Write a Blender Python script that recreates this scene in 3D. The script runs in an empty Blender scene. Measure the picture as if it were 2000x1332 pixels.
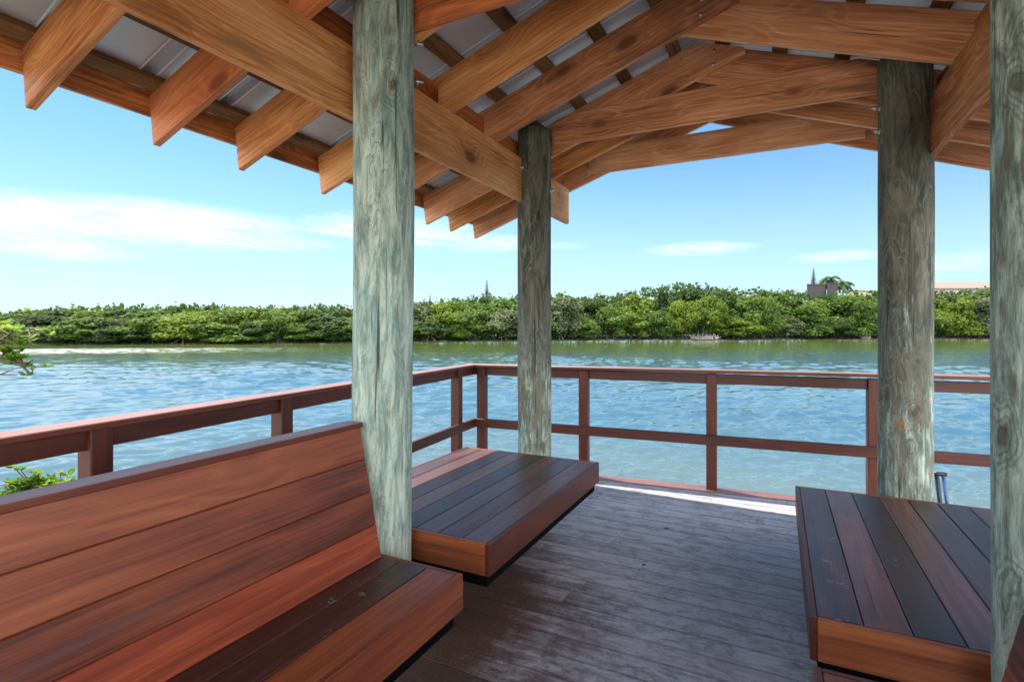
import bpy, bmesh, math, random
from mathutils import Vector, Matrix, noise as mnoise

random.seed(7)
scene = bpy.context.scene
COL = scene.collection
R = math.radians

# ------------------------------------------------------------------ camera
CAM_H = 1.44                       # eye height above the deck (deck top is z = 0)
YAW = math.atan2(0.448, 0.894)
cam_d = bpy.data.cameras.new("camera")
cam = bpy.data.objects.new("camera", cam_d)
COL.objects.link(cam)
cam.location = (0, 0, CAM_H)
cam.rotation_euler = (R(90), 0, YAW)
cam_d.sensor_width = 36
cam_d.lens = 1036 / 2000 * 36
cam_d.shift_y = -28 / 2000
cam_d.clip_start = 0.05
cam_d.clip_end = 9000
scene.camera = cam

# ------------------------------------------------------------------ render / exposure
scene.render.engine = 'CYCLES'
scene.view_settings.view_transform = 'Standard'
scene.view_settings.look = 'None'
scene.view_settings.gamma = 1
scene.view_settings.use_curve_mapping = False
scene.view_settings.exposure = 1.85
cy = scene.cycles
cy.use_denoising = True
cy.max_bounces = 8
cy.diffuse_bounces = 5
cy.glossy_bounces = 4
cy.transmission_bounces = 4
cy.sample_clamp_indirect = 2.5
cy.blur_glossy = 1.5
cy.denoising_prefilter = 'ACCURATE'
cy.sample_clamp_direct = 0

# ------------------------------------------------------------------ sun
SUN = Vector((-0.45, 0.108, 1.0)).normalized()      # towards the sun
EL = math.asin(SUN.z)
AZ = math.atan2(SUN.x, SUN.y)
sd = bpy.data.lights.new("sun", 'SUN')
sd.energy = 2.8
sd.angle = R(0.5)
sd.color = (1.0, 0.95, 0.86)
sun = bpy.data.objects.new("sun", sd)
COL.objects.link(sun)
sun.rotation_euler = (-SUN).to_track_quat('-Z', 'Y').to_euler()
sun.location = (-20, 0, 40)

# ------------------------------------------------------------------ node helpers
class NT:
    def __init__(s, tree):
        s.t = tree; s.n = tree.nodes; s.l = tree.links
    def new(s, kind, **kw):
        n = s.n.new(kind)
        for k, v in kw.items(): setattr(n, k, v)
        return n
    def put(s, sock, v):
        if isinstance(v, bpy.types.NodeSocket): s.l.new(v, sock)
        else: sock.default_value = v
    def m(s, op, a, b=None, c=None, clamp=False):
        n = s.new('ShaderNodeMath', operation=op, use_clamp=clamp)
        s.put(n.inputs[0], a)
        if b is not None: s.put(n.inputs[1], b)
        if c is not None: s.put(n.inputs[2], c)
        return n.outputs[0]
    def vm(s, op, a, b=None):
        n = s.new('ShaderNodeVectorMath', operation=op)
        s.put(n.inputs[0], a)
        if b is not None: s.put(n.inputs[1], b)
        return n.outputs['Value'] if op in ('DOT_PRODUCT', 'LENGTH') else n.outputs[0]
    def mix(s, f, a, b, mode='MIX'):
        n = s.new('ShaderNodeMix', data_type='RGBA', blend_type=mode)
        s.put(n.inputs[0], f); s.put(n.inputs[6], a); s.put(n.inputs[7], b)
        return n.outputs[2]
    def noise(s, vec, scale, detail=3, rough=.5, dist=0, out='Fac'):
        n = s.new('ShaderNodeTexNoise')
        s.put(n.inputs['Vector'], vec); s.put(n.inputs['Scale'], scale)
        n.inputs['Detail'].default_value = detail; n.inputs['Roughness'].default_value = rough
        n.inputs['Distortion'].default_value = dist
        return n.outputs[out]
    def ramp(s, f, stops, interp='LINEAR'):
        n = s.new('ShaderNodeValToRGB')
        e = n.color_ramp.elements
        n.color_ramp.interpolation = interp
        while len(e) < len(stops): e.new(.5)
        for i, (p, c) in enumerate(stops):
            e[i].position = p
            e[i].color = (c, c, c, 1) if isinstance(c, (int, float)) else (*c, 1)
        s.put(n.inputs[0], f)
        return n.outputs[0]
    def sstep(s, x, lo, hi):
        n = s.new('ShaderNodeMapRange', interpolation_type='SMOOTHSTEP')
        s.put(n.inputs[0], x); n.inputs[1].default_value = lo; n.inputs[2].default_value = hi
        return n.outputs[0]
    def attr(s, name):
        return s.new('ShaderNodeAttribute', attribute_name=name)
    def scale(s, vec, v):
        return s.vm('MULTIPLY', vec, v)

def mat(name):
    m = bpy.data.materials.new(name)
    m.use_nodes = True
    t = NT(m.node_tree)
    b = m.node_tree.nodes['Principled BSDF']
    return m, t, b

# ------------------------------------------------------------------ world: sky with thin clouds
world = bpy.data.worlds.new("World")
scene.world = world
world.use_nodes = True
w = NT(world.node_tree)
bg = world.node_tree.nodes['Background']
sky = w.new('ShaderNodeTexSky', sky_type='NISHITA')
sky.sun_disc = False
sky.sun_elevation = EL
sky.sun_rotation = AZ
sky.air_density = 1.0
sky.dust_density = 0.6
sky.ozone_density = 2.0
tc = w.new('ShaderNodeTexCoord')
sep = w.new('ShaderNodeSeparateXYZ')
w.l.new(tc.outputs['Generated'], sep.inputs[0])
az = w.m('ARCTAN2', sep.outputs[0], sep.outputs[1])
el = w.m('ARCSINE', w.m('MAXIMUM', w.m('MINIMUM', sep.outputs[2], 1.0), -1.0))
cv = w.new('ShaderNodeCombineXYZ')
w.put(cv.inputs[0], w.m('MULTIPLY', az, 1.0))
w.put(cv.inputs[1], w.m('MULTIPLY', w.m('ADD', el, w.m('MULTIPLY', az, 0.09)), 5.0))
n1 = w.noise(cv.outputs[0], 3.2, 7, .62, .6)
n2 = w.noise(cv.outputs[0], 11.0, 8, .72, 1.2)
n3 = w.noise(w.vm('MULTIPLY', cv.outputs[0], (1.0, 2.6, 1.0)), 5.0, 8, .7, 1.5)
nn = w.m('ADD', w.m('MULTIPLY', w.m('SUBTRACT', n1, .5), 2.6), w.m('MULTIPLY', w.m('SUBTRACT', n2, .5), 1.1))
def azel(x, y):
    u, v = (x - 1000) / 1036, (638 - y) / 1036
    return math.atan(u) - YAW, math.atan(v / math.hypot(1, u))
total = None
for (x, y, rx, ry, dens) in [(60, 425, 330, 52, 1.0), (330, 440, 310, 50, 1.0), (520, 470, 180, 24, .75), (120, 480, 260, 30, .7),
                             (780, 452, 200, 34, .85), (960, 475, 120, 20, .6), (1110, 480, 60, 9, .35),
                             (1360, 486, 120, 15, .6), (1650, 500, 120, 13, .5), (1880, 512, 160, 24, .45),
                             (-500, 400, 400, 60, .9), (-1400, 380, 500, 80, .8)]:
    a, e = azel(max(x, -2500), y)
    rx_ = abs(azel(x + rx, y)[0] - azel(x - rx, y)[0]) / 2
    ry_ = ry / 1036 / math.hypot(1, (x - 1000) / 1036)
    dx = w.m('DIVIDE', w.m('SUBTRACT', az, a), rx_)
    dy = w.m('DIVIDE', w.m('SUBTRACT', el, e), ry_)
    r2 = w.m('ADD', w.m('MULTIPLY', dx, dx), w.m('MULTIPLY', dy, dy))
    f = w.m('ADD', w.m('SUBTRACT', 1.0, r2), nn)
    f = w.m('MULTIPLY', w.sstep(f, -.25, 1.7), dens)
    total = f if total is None else w.m('MAXIMUM', total, f)
total = w.m('MULTIPLY', total, w.m('ADD', .36, w.sstep(n3, .32, .66)), None, True)
# a very faint veil low over the horizon
veil = w.m('MULTIPLY', w.sstep(el, .34, .0), .50)
base = w.mix(1.0, sky.outputs[0], (0.40, 0.58, 0.64, 1), 'MULTIPLY')
base = w.mix(veil, base, (2.75, 3.5, 4.15, 1))
skyc = w.mix(total, base, (4.6, 4.9, 5.2, 1))
# added bright clouds behind the camera, unseen fill light for the pavilion
back = w.m('SUBTRACT', w.m('MULTIPLY', sep.outputs[0], 0.448), w.m('MULTIPLY', sep.outputs[1], 0.894))
fill_cloud = w.noise(tc.outputs['Generated'], 2.2, 6, .6, .3)
fill_cloud = w.m('MULTIPLY', w.sstep(fill_cloud, .38, .56), w.sstep(back, -.05, .35))
skyc = w.mix(fill_cloud, skyc, (21, 21.5, 22.5, 1))
w.l.new(skyc, bg.inputs[0])
bg.inputs[1].default_value = 0.085

# ------------------------------------------------------------------ plan geometry helpers
FX, FY = -0.448, 0.894             # camera forward in plan; right = (0.894, 0.448)
def at(x, y, Z):
    """world point seen at photo pixel (x,y) and depth Z"""
    u, v = (x - 1000) / 1036, (638 - y) / 1036
    return Vector((Z * (0.894 * u + FX), Z * (0.448 * u + FY), CAM_H + v * Z))
def depth_on_line(x, px_, py_, dx, dy):
    """depth at which photo column x meets the plan line through (px,py) direction (dx,dy)"""
    u = (x - 1000) / 1036
    rx, ry = 0.894 * u + FX, 0.448 * u + FY
    return (px_ * dy - py_ * dx) / (rx * dy - ry * dx)

# ------------------------------------------------------------------ mesh helpers
class MB:
    """collects shapes, keeps a grain coordinate (gc) and a per-board tone on every vertex"""
    def __init__(s):
        s.v = []; s.f = []; s.gc = []; s.tone = []; s.smooth = []; s.ac = []
    def add(s, verts, faces, gc, tone, smooth=False, ac=None):
        b = len(s.v)
        s.ac += ac or [0.0] * len(verts)
        s.v += [tuple(p) for p in verts]
        s.f += [tuple(b + i for i in f) for f in faces]
        s.gc += [tuple(g) for g in gc]
        s.tone += [tone] * len(verts)
        s.smooth += [smooth] * len(faces)
    def board(s, origin, A, B, C, la, lb, lc, ch=.003, tone=None, sh0=0., sh1=0., off=None):
        """chamfered plank: origin = centre of its start end; A length, B width, C thickness axes"""
        tone = random.random() if tone is None else tone
        off = off or (random.uniform(-50, 50), random.uniform(-5, 5), random.uniform(-5, 5))
        A, B, C, origin = Vector(A), Vector(B), Vector(C), Vector(origin)
        vs, gc, idx = [], [], {}
        ch = min(ch, lb * .3, lc * .3)
        for sa in (0, 1):
            for sb in (-1, 1):
                for sc in (-1, 1):
                    for k in range(3):
                        a = sa * la; b = sb * lb / 2; c = sc * lc / 2
                        if k != 0: a += ch if sa == 0 else -ch
                        if k != 1: b -= sb * ch
                        if k != 2: c -= sc * ch
                        a2 = a + (sh1 if sa else sh0) * b
                        idx[(sa, sb, sc, k)] = len(vs)
                        vs.append(origin + A * a2 + B * b + C * c)
                        gc.append((a + off[0], b + off[1], c + off[2]))
        fs = []
        def q(*k): fs.append([idx[i] for i in k])
        for sa in (0, 1): q(*[(sa, sb, sc, 0) for sb, sc in ((-1, -1), (-1, 1), (1, 1), (1, -1))])
        for sb in (-1, 1): q(*[(sa, sb, sc, 1) for sa, sc in ((0, -1), (0, 1), (1, 1), (1, -1))])
        for sc in (-1, 1): q(*[(sa, sb, sc, 2) for sa, sb in ((0, -1), (0, 1), (1, 1), (1, -1))])
        for sb in (-1, 1):
            for sc in (-1, 1): q((0, sb, sc, 1), (1, sb, sc, 1), (1, sb, sc, 2), (0, sb, sc, 2))
        for sa in (0, 1):
            for sc in (-1, 1): q((sa, -1, sc, 0), (sa, 1, sc, 0), (sa, 1, sc, 2), (sa, -1, sc, 2))
        for sa in (0, 1):
            for sb in (-1, 1): q((sa, sb, -1, 0), (sa, sb, 1, 0), (sa, sb, 1, 1), (sa, sb, -1, 1))
        for sa in (0, 1):
            for sb in (-1, 1):
                for sc in (-1, 1): q((sa, sb, sc, 0), (sa, sb, sc, 1), (sa, sb, sc, 2))
        s.add(vs, fs, gc, tone, ac=[g[1] - off[1] for g in gc])
    def prism(s, poly, y0, t, along, tone=None, ch=.0025):
        """polygon in the x-z plane extruded along y; grain runs along 'along'"""
        tone = random.random() if tone is None else tone
        off = (random.uniform(-50, 50), random.uniform(-5, 5), random.uniform(-5, 5))
        ax, az_ = along; L = math.hypot(ax, az_); ax /= L; az_ /= L
        cx = sum(p[0] for p in poly) / len(poly); cz = sum(p[1] for p in poly) / len(poly)
        def shrink(p):
            dx, dz = cx - p[0], cz - p[1]
            # pull in by the chamfer in both plan directions
            a = dx * ax + dz * az_; b = -dx * az_ + dz * ax
            a = math.copysign(min(abs(a), ch), a); b = math.copysign(min(abs(b), ch), b)
            return (p[0] + a * ax - b * az_, p[1] + a * az_ + b * ax)
        rings = [(0, True), (ch, False), (t - ch, False), (t, True)]
        vs, gc = [], []
        for (yy, sm) in rings:
            for p in poly:
                q = shrink(p) if sm else p
                vs.append((q[0], y0 + yy, q[1]))
                gc.append((q[0] * ax + q[1] * az_ + off[0], -q[0] * az_ + q[1] * ax + off[1], yy + off[2]))
        n = len(poly); fs = [list(range(n))[::-1], [3 * n + i for i in range(n)]]
        for r in range(3):
            for i in range(n):
                j = (i + 1) % n
                fs.append([r * n + i, r * n + j, (r + 1) * n + j, (r + 1) * n + i])
        s.add(vs, fs, gc, tone)
    def tube(s, pts, rad, seg=8, tone=None, cap=True):
        tone = random.random() if tone is None else tone
        vs, gc, fs = [], [], []
        pts = [Vector(p) for p in pts]
        run = 0
        prev = None
        for i, p in enumerate(pts):
            d = (pts[min(i + 1, len(pts) - 1)] - pts[max(i - 1, 0)]).normalized()
            if prev is None:
                up = Vector((0, 0, 1)) if abs(d.z) < .9 else Vector((1, 0, 0))
                X = d.cross(up).normalized()
            else:
                X = (prev - d * prev.dot(d)).normalized()
            prev = X
            Y = d.cross(X)
            if i: run += (p - pts[i - 1]).length
            r = rad[i] if isinstance(rad, (list, tuple)) else rad
            for k in range(seg):
                a = 2 * math.pi * k / seg
                vs.append(p + X * (math.cos(a) * r) + Y * (math.sin(a) * r))
                gc.append((run, math.cos(a) * r, math.sin(a) * r))
        for i in range(len(pts) - 1):
            for k in range(seg):
                k2 = (k + 1) % seg
                fs.append([i * seg + k, i * seg + k2, (i + 1) * seg + k2, (i + 1) * seg + k])
        if cap:
            fs.append(list(range(seg))[::-1]); fs.append([(len(pts) - 1) * seg + k for k in range(seg)])
        s.add(vs, fs, gc, tone, True)
    def build(s, name, material, parent=None, loc=None):
        me = bpy.data.meshes.new(name)
        o = bpy.data.objects.new(name, me)
        COL.objects.link(o)
        org = Vector((0, 0, 0))
        if parent is not None:
            org = parent_world(parent)
            o.parent = parent
        elif loc is not None:
            org = Vector(loc); o.location = org
        if parent is not None and loc is not None:
            o.location = Vector(loc) - org; org = Vector(loc)
        vs = [(p[0] - org.x, p[1] - org.y, p[2] - org.z) for p in s.v]
        me.from_pydata(vs, [], s.f)
        a = me.attributes.new('gc', 'FLOAT_VECTOR', 'POINT')
        a.data.foreach_set('vector', [c for g in s.gc for c in g])
        a = me.attributes.new('tone', 'FLOAT', 'POINT')
        a.data.foreach_set('value', s.tone)
        if name == 'deck_board':
            a = me.attributes.new('across', 'FLOAT', 'POINT')
            a.data.foreach_set('value', s.ac)
        me.polygons.foreach_set('use_smooth', s.smooth)
        bm = bmesh.new(); bm.from_mesh(me)
        bmesh.ops.recalc_face_normals(bm, faces=bm.faces)
        bm.to_mesh(me); bm.free()
        me.materials.append(material)
        me.update()
        return o

def parent_world(o):
    v = Vector((0, 0, 0))
    while o is not None:
        v += o.location; o = o.parent
    return v
def empty(name, loc):
    o = bpy.data.objects.new(name, None)
    o.empty_display_size = .2
    COL.objects.link(o); o.location = loc
    return o
def tag(o, label=None, cat=None, group=None, kind=None):
    if label: o['label'] = label
    if cat: o['category'] = cat
    if group: o['group'] = group
    if kind: o['kind'] = kind
    return o

# ------------------------------------------------------------------ materials
def wood(name, dark, mid, light, rough=.55, spec=.4, ring=16, knots=.5, tonev=.35, coat=0, coatr=.3, bump=.25, stain=None, blotch=.5, checks=.8):
    m, t, b = mat(name)
    g = t.attr('gc').outputs['Vector']; tone = t.attr('tone').outputs['Fac']
    # wandering axis of the rings
    w1 = t.noise(t.scale(g, (.55, 1.2, 1.2)), 1.6, 3, .5, 0, 'Color')
    warp = t.scale(t.vm('SUBTRACT', w1, (.5, .5, .5)), (.0, .22, .22))
    gg = t.vm('ADD', g, warp)
    # knots swell the grain
    vo = t.new('ShaderNodeTexVoronoi', feature='F1')
    t.put(vo.inputs['Vector'], t.scale(g, (2.3, 4.6, 4.6))); vo.inputs['Scale'].default_value = 1.0
    kd = vo.outputs['Distance']
    kr = t.new('ShaderNodeSeparateColor'); t.put(kr.inputs[0], vo.outputs['Color'])
    kon = t.sstep(kr.outputs[0], 1 - knots, 1 - knots + .04)
    knot = t.m('MULTIPLY', t.sstep(kd, .22, .10), kon)
    halo = t.m('MULTIPLY', t.sstep(kd, .62, .08), kon)
    fld = t.noise(t.scale(gg, (.085, 3.0, 3.0)), 1.3, 2, .5)
    fld = t.m('ADD', fld, t.m('MULTIPLY', halo, .10))
    fld = t.m('ADD', fld, t.m('MULTIPLY', t.noise(t.scale(g, (1.5, 16, 16)), 1.0, 3, .6), .05))
    rings = t.m('SINE', t.m('MULTIPLY', fld, ring * 12.0))
    rings = t.m('POWER', t.m('MULTIPLY_ADD', rings, .5, .5), 2.5)
    fib = t.noise(t.scale(g, (1.3, 75, 75)), 1.0, 6, .76)
    blo = t.noise(t.scale(g, (1.1, 4.0, 4.0)), 1.2, 4, .55, .4)
    v = t.m('ADD', t.m('MULTIPLY', rings, .20), t.m('MULTIPLY', t.m('SUBTRACT', fib, .5), 1.5))
    v = t.m('ADD', v, t.m('MULTIPLY', t.m('SUBTRACT', blo, .5), blotch * 1.6))
    v = t.m('ADD', v, t.m('MULTIPLY', t.m('SUBTRACT', tone, .5), tonev * 1.4))
    v = t.m('ADD', v, .32)
    c = t.ramp(v, [(.0, dark), (.45, mid), (1., light)])
    c = t.mix(t.m('MULTIPLY', knot, .85), c, (dark[0] * .35, dark[1] * .3, dark[2] * .3, 1))
    chk = t.noise(t.scale(g, (.9, 42, 42)), 1.0, 1, .5)
    chk = t.m('MULTIPLY', t.sstep(chk, .735, .76), t.sstep(t.noise(t.scale(g, (.8, 5, 5)), 1, 2, .5), .50, .58))
    c = t.mix(t.m('MULTIPLY', chk, checks), c, (dark[0] * .25, dark[1] * .25, dark[2] * .3, 1))
    spk = t.m('MULTIPLY', t.sstep(t.noise(t.scale(g, (22, 55, 55)), 1.0, 3, .6), .70, .76), t.sstep(t.noise(t.scale(g, (1.6, 3, 3)), 1, 2, .5), .48, .62))
    c = t.mix(t.m('MULTIPLY', spk, .55), c, (dark[0] * .4, dark[1] * .4, dark[2] * .4, 1))
    c = t.mix(t.m('MULTIPLY', halo, .40), c, (dark[0], dark[1], dark[2], 1))
    if stain:
        sn = t.noise(t.scale(g, (.9, 5, 5)), 1.5, 5, .6, .6)
        c = t.mix(t.m('MULTIPLY', t.sstep(sn, .58, .74), stain[1]), c, (*stain[0], 1))
    t.put(b.inputs['Base Color'], c)
    t.put(b.inputs['Roughness'], t.m('ADD', rough - .12, t.m('MULTIPLY', blo, .24)))
    b.inputs['Specular IOR Level'].default_value = spec
    b.inputs['Coat Weight'].default_value = coat
    b.inputs['Coat Roughness'].default_value = coatr
    bp = t.new('ShaderNodeBump'); bp.inputs['Strength'].default_value = bump; bp.inputs['Distance'].default_value = .002
    t.put(bp.inputs['Height'], t.m('ADD', t.m('MULTIPLY', fib, 1.0), t.m('MULTIPLY', rings, .3)))
    t.l.new(bp.outputs[0], b.inputs['Normal'])
    return m

M = {}
M['cedar'] = wood('cedar', (.26, .075, .020), (.68, .275, .085), (.90, .52, .24), rough=.62, ring=15, knots=.5, tonev=.28,
                  stain=((.16, .085, .045), .55), blotch=.75)
M['cedar_red'] = wood('cedar_red', (.24, .06, .018), (.54, .155, .048), (.70, .28, .11), rough=.62, ring=13, knots=.5, tonev=.3,
                      stain=((.12, .06, .035), .5), blotch=.8)
M['cedar_pink'] = wood('cedar_pink', (.24, .080, .035), (.64, .275, .125), (.86, .54, .33), rough=.64, ring=11, knots=.65, tonev=.3,
                       stain=((.10, .07, .055), .5), blotch=.7)
M['treated'] = wood('treated', (.065, .030, .010), (.18, .090, .030), (.32, .18, .07), rough=.7, ring=26, knots=.2, tonev=.3)
M['ipe'] = wood('ipe', (.070, .014, .006), (.180, .040, .015), (.31, .088, .034), rough=.5, ring=6, knots=.12, tonev=.5, coat=.07, coatr=.25, bump=.15,
                stain=((.09, .05, .045), .4), blotch=.75)
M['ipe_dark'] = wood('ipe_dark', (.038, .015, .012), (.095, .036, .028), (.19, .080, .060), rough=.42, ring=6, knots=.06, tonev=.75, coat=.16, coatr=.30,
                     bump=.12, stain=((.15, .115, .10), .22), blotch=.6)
M['ipe_rail'] = wood('ipe_rail', (.036, .008, .004), (.086, .018, .007), (.135, .034, .014), rough=.5, ring=8, knots=.03, tonev=.2, coat=.1, bump=.12)
M['ipe_glow'] = wood('ipe_glow', (.070, .017, .007), (.26, .068, .021), (.42, .14, .045), rough=.5, ring=6, knots=.2, tonev=.25, coat=.1, bump=.12)  # end boards: glow of bounced sunlight put into the wood colour
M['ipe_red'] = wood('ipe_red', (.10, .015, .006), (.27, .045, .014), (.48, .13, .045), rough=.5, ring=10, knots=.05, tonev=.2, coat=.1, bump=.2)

M['ipe_cap'] = wood('ipe_cap', (.060, .014, .009), (.125, .030, .016), (.18, .05, .028), rough=.45, ring=8, knots=.03, tonev=.2, coat=.1, bump=.12)
def pale_top_sheen(m):
    # upper face paler: weathering, with sun and sky sheen put into the colour
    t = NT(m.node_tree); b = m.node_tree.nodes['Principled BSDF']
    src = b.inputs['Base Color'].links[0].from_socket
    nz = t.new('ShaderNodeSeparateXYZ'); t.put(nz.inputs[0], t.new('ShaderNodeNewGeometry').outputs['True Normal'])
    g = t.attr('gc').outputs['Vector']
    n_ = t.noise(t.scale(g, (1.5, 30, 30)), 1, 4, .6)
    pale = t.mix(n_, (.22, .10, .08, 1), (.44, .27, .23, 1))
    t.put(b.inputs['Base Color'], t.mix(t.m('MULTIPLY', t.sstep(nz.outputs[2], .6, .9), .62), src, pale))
pale_top_sheen(M['ipe_cap'])
# deck: brown oiled boards, greyed by weather away from the left benches
def deck_material():
    m, t, b = mat('deck_boards')
    g = t.attr('gc').outputs['Vector']; tone = t.attr('tone').outputs['Fac']
    geo = t.new('ShaderNodeNewGeometry').outputs['Position']
    sp = t.new('ShaderNodeSeparateXYZ'); t.put(sp.inputs[0], geo)
    fib = t.noise(t.scale(g, (4, 110, 110)), 1, 4, .65)
    mot = t.noise(geo, 9, 8, .72, .5)
    big = t.noise(geo, 1.7, 5, .6, .4)
    sm = t.noise(geo, 60, 4, .7)
    blot = t.noise(t.scale(geo, (1, 1.9, 1)), 6.5, 6, .7, 1.2)
    # distance from the benches on the left, broken by noise
    strk = t.noise(t.scale(g, (2.6, 26, 26)), 1.0, 5, .7)
    edge = t.m('ADD', sp.outputs[0], t.m('MULTIPLY', t.m('SUBTRACT', big, .5), 1.0))
    edge = t.m('ADD', edge, t.m('MULTIPLY', t.m('SUBTRACT', mot, .5), .8))
    edge = t.m('ADD', edge, t.m('MULTIPLY', t.m('SUBTRACT', strk, .5), .9))
    edge = t.m('ADD', edge, t.m('MULTIPLY', t.m('SUBTRACT', tone, .5), .30))
    edge = t.m('ADD', edge, t.m('MULTIPLY', t.sstep(sp.outputs[1], 2.3, 3.6), .9))
    wear = t.sstep(edge, -1.15, -.45)
    wear = t.m('MULTIPLY', wear, t.m('ADD', .45, t.m('MULTIPLY', t.sstep(blot, .34, .56), .55)))
    wear = t.m('MULTIPLY', wear, t.m('ADD', .30, t.m('ADD', t.m('MULTIPLY', mot, .6), t.m('MULTIPLY', strk, .65))))
    wear = t.m('MINIMUM', t.m('ADD', wear, t.m('MULTIPLY', t.m('SUBTRACT', sm, .5), .85)), 1.0)
    brown = t.mix(fib, (.050, .024, .016, 1), (.13, .066, .042, 1))
    brown = t.mix(t.m('MULTIPLY', tone, .5), brown, (.115, .052, .036, 1))
    grey = t.mix(fib, (.30, .30, .345, 1), (.70, .70, .77, 1))
    grey = t.mix(t.m('MULTIPLY', t.m('ABSOLUTE', t.m('SUBTRACT', tone, .5)), .7), grey, (.30, .235, .23, 1))
    c = t.mix(t.m('MAXIMUM', wear, 0.0), brown, grey)
    dsp = t.noise(t.scale(g, (6, 14, 14)), 1.0, 7, .78, .6)
    c = t.mix(t.m('MULTIPLY', t.sstep(dsp, .54, .66), t.m('ADD', .15, t.m('MULTIPLY', t.sstep(big, .42, .6), .65))), c, (.060, .048, .052, 1))
    # dark line along both edges of every board, marking the joints
    eb = t.sstep(t.m('ABSOLUTE', t.attr('across').outputs['Fac']), .058, .068)
    c = t.mix(t.m('MULTIPLY', eb, t.m('ADD', -.05, t.m('MULTIPLY', blot, .9)), None, True), c, (.045, .030, .026, 1))
    c = t.mix(t.m('MULTIPLY', t.m('SUBTRACT', 1.0, tone), .16), c, (.10, .075, .07, 1))
    t.put(b.inputs['Base Color'], c)
    t.put(b.inputs['Roughness'], t.m('ADD', .42, t.m('MULTIPLY', wear, .22)))
    b.inputs['Specular IOR Level'].default_value = .45
    bp = t.new('ShaderNodeBump'); bp.inputs['Strength'].default_value = .35; bp.inputs['Distance'].default_value = .003
    t.put(bp.inputs['Height'], t.m('ADD', fib, t.m('MULTIPLY', sm, .5)))
    t.l.new(bp.outputs[0], b.inputs['Normal'])
    return m
M['deck'] = deck_material()

def pole_material():
    m, t, b = mat('pole_wood')
    g = t.attr('gc').outputs['Vector']; tone = t.attr('tone').outputs['Fac']   # gc = x, y around, z up (metres)
    oi = t.new('ShaderNodeObjectInfo').outputs['Random']
    ofs = t.new('ShaderNodeCombineXYZ'); t.put(ofs.inputs[2], t.m('MULTIPLY', oi, 31.0)); t.put(ofs.inputs[0], t.m('MULTIPLY', oi, 9.0))
    g = t.vm('ADD', g, ofs.outputs[0])
    fld = t.noise(t.scale(g, (8.5, 8.5, 2.1)), 1.0, 3, .5, .2)
    lines = t.m('SINE', t.m('MULTIPLY', fld, 72.0))
    lines = t.sstep(lines, .15, .95)
    lm = t.sstep(t.noise(t.scale(g, (5, 5, 1.6)), 1.2, 3, .6), .42, .60)
    streak = t.noise(t.scale(g, (26, 26, 4.2)), 1.0, 7, .76, .5)
    streak2 = t.noise(t.scale(g, (13, 13, 2.6)), 1.0, 7, .72, 1.1)
    patch = t.noise(t.scale(g, (8, 8, 3.4)), 1.0, 6, .65, .9)
    speck = t.noise(t.scale(g, (60, 60, 9)), 1.0, 4, .75)
    green = t.mix(t.sstep(streak, .34, .64), (.13, .185, .155, 1), (.50, .60, .49, 1))
    teal = (.17, .33, .29, 1)
    green = t.mix(t.m('MULTIPLY', t.sstep(patch, .48, .68), .65), green, teal)
    green = t.mix(t.m('MULTIPLY', t.sstep(patch, .46, .30), .6), green, (.40, .38, .33, 1))
    dark = t.mix(t.sstep(streak2, .3, .7), (.022, .034, .028, 1), (.20, .185, .135, 1))
    d = t.m('ADD', t.m('MULTIPLY', streak2, .7), t.m('MULTIPLY', speck, .4))
    zz = t.new('ShaderNodeSeparateXYZ'); t.put(zz.inputs[0], t.new('ShaderNodeNewGeometry').outputs['Position'])
    d = t.m('ADD', d, t.m('MULTIPLY', tone, t.m('ADD', .28, t.m('MULTIPLY', t.sstep(zz.outputs[2], .4, 2.3), .46))))
    df = t.sstep(t.m('ADD', d, t.m('MULTIPLY', t.m('SUBTRACT', patch, .5), .45)), .58, .78)
    c = t.mix(df, green, dark)
    c = t.mix(t.m('MULTIPLY', t.m('MULTIPLY', lines, lm), .30), c, (.33, .34, .27, 1))
    # knots: closed rings around a dark core
    kv = t.new('ShaderNodeTexVoronoi', feature='F1')
    wob = t.scale(t.vm('SUBTRACT', t.noise(t.scale(g, (14, 14, 7)), 1.0, 3, .5, 0, 'Color'), (.5, .5, .5)), (.28, .28, .5))
    t.put(kv.inputs['Vector'], t.vm('ADD', t.scale(g, (5.0, 5.0, 2.7)), wob)); kv.inputs['Scale'].default_value = 1.0
    ks = t.new('ShaderNodeSeparateColor'); t.put(ks.inputs[0], kv.outputs['Color'])
    kon = t.sstep(ks.outputs[0], .40, .46)
    kd = kv.outputs['Distance']
    kring = t.m('MULTIPLY', t.m('MULTIPLY', t.sstep(t.m('SINE', t.m('MULTIPLY', kd, 95.0)), -.2, .9), t.sstep(kd, .44, .20)), kon)
    c = t.mix(t.m('MULTIPLY', kring, .50), c, (.085, .088, .062, 1))
    c = t.mix(t.m('MULTIPLY', t.m('MULTIPLY', t.sstep(kd, .17, .07), kon), .75), c, (.075, .058, .036, 1))
    fine = t.sstep(t.m('SINE', t.m('MULTIPLY', fld, 150.0)), .80, 1.0)
    c = t.mix(t.m('MULTIPLY', fine, t.m('MULTIPLY', lm, .5)), c, (.06, .065, .05, 1))
    cr = t.noise(t.scale(g, (55, 55, 1.1)), 1.0, 2, .5)
    c = t.mix(t.m('MULTIPLY', t.sstep(cr, .66, .70), .85), c, (.03, .032, .027, 1))
    t.put(b.inputs['Base Color'], c)
    b.inputs['Roughness'].default_value = .78
    b.inputs['Specular IOR Level'].default_value = .3
    bp = t.new('ShaderNodeBump'); bp.inputs['Strength'].default_value = .55; bp.inputs['Distance'].default_value = .004
    t.put(bp.inputs['Height'], t.m('SUBTRACT', t.m('ADD', streak, t.m('MULTIPLY', lines, .35)), t.m('MULTIPLY', t.sstep(cr, .70, .76), 1.5)))
    t.l.new(bp.outputs[0], b.inputs['Normal'])
    return m
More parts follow.
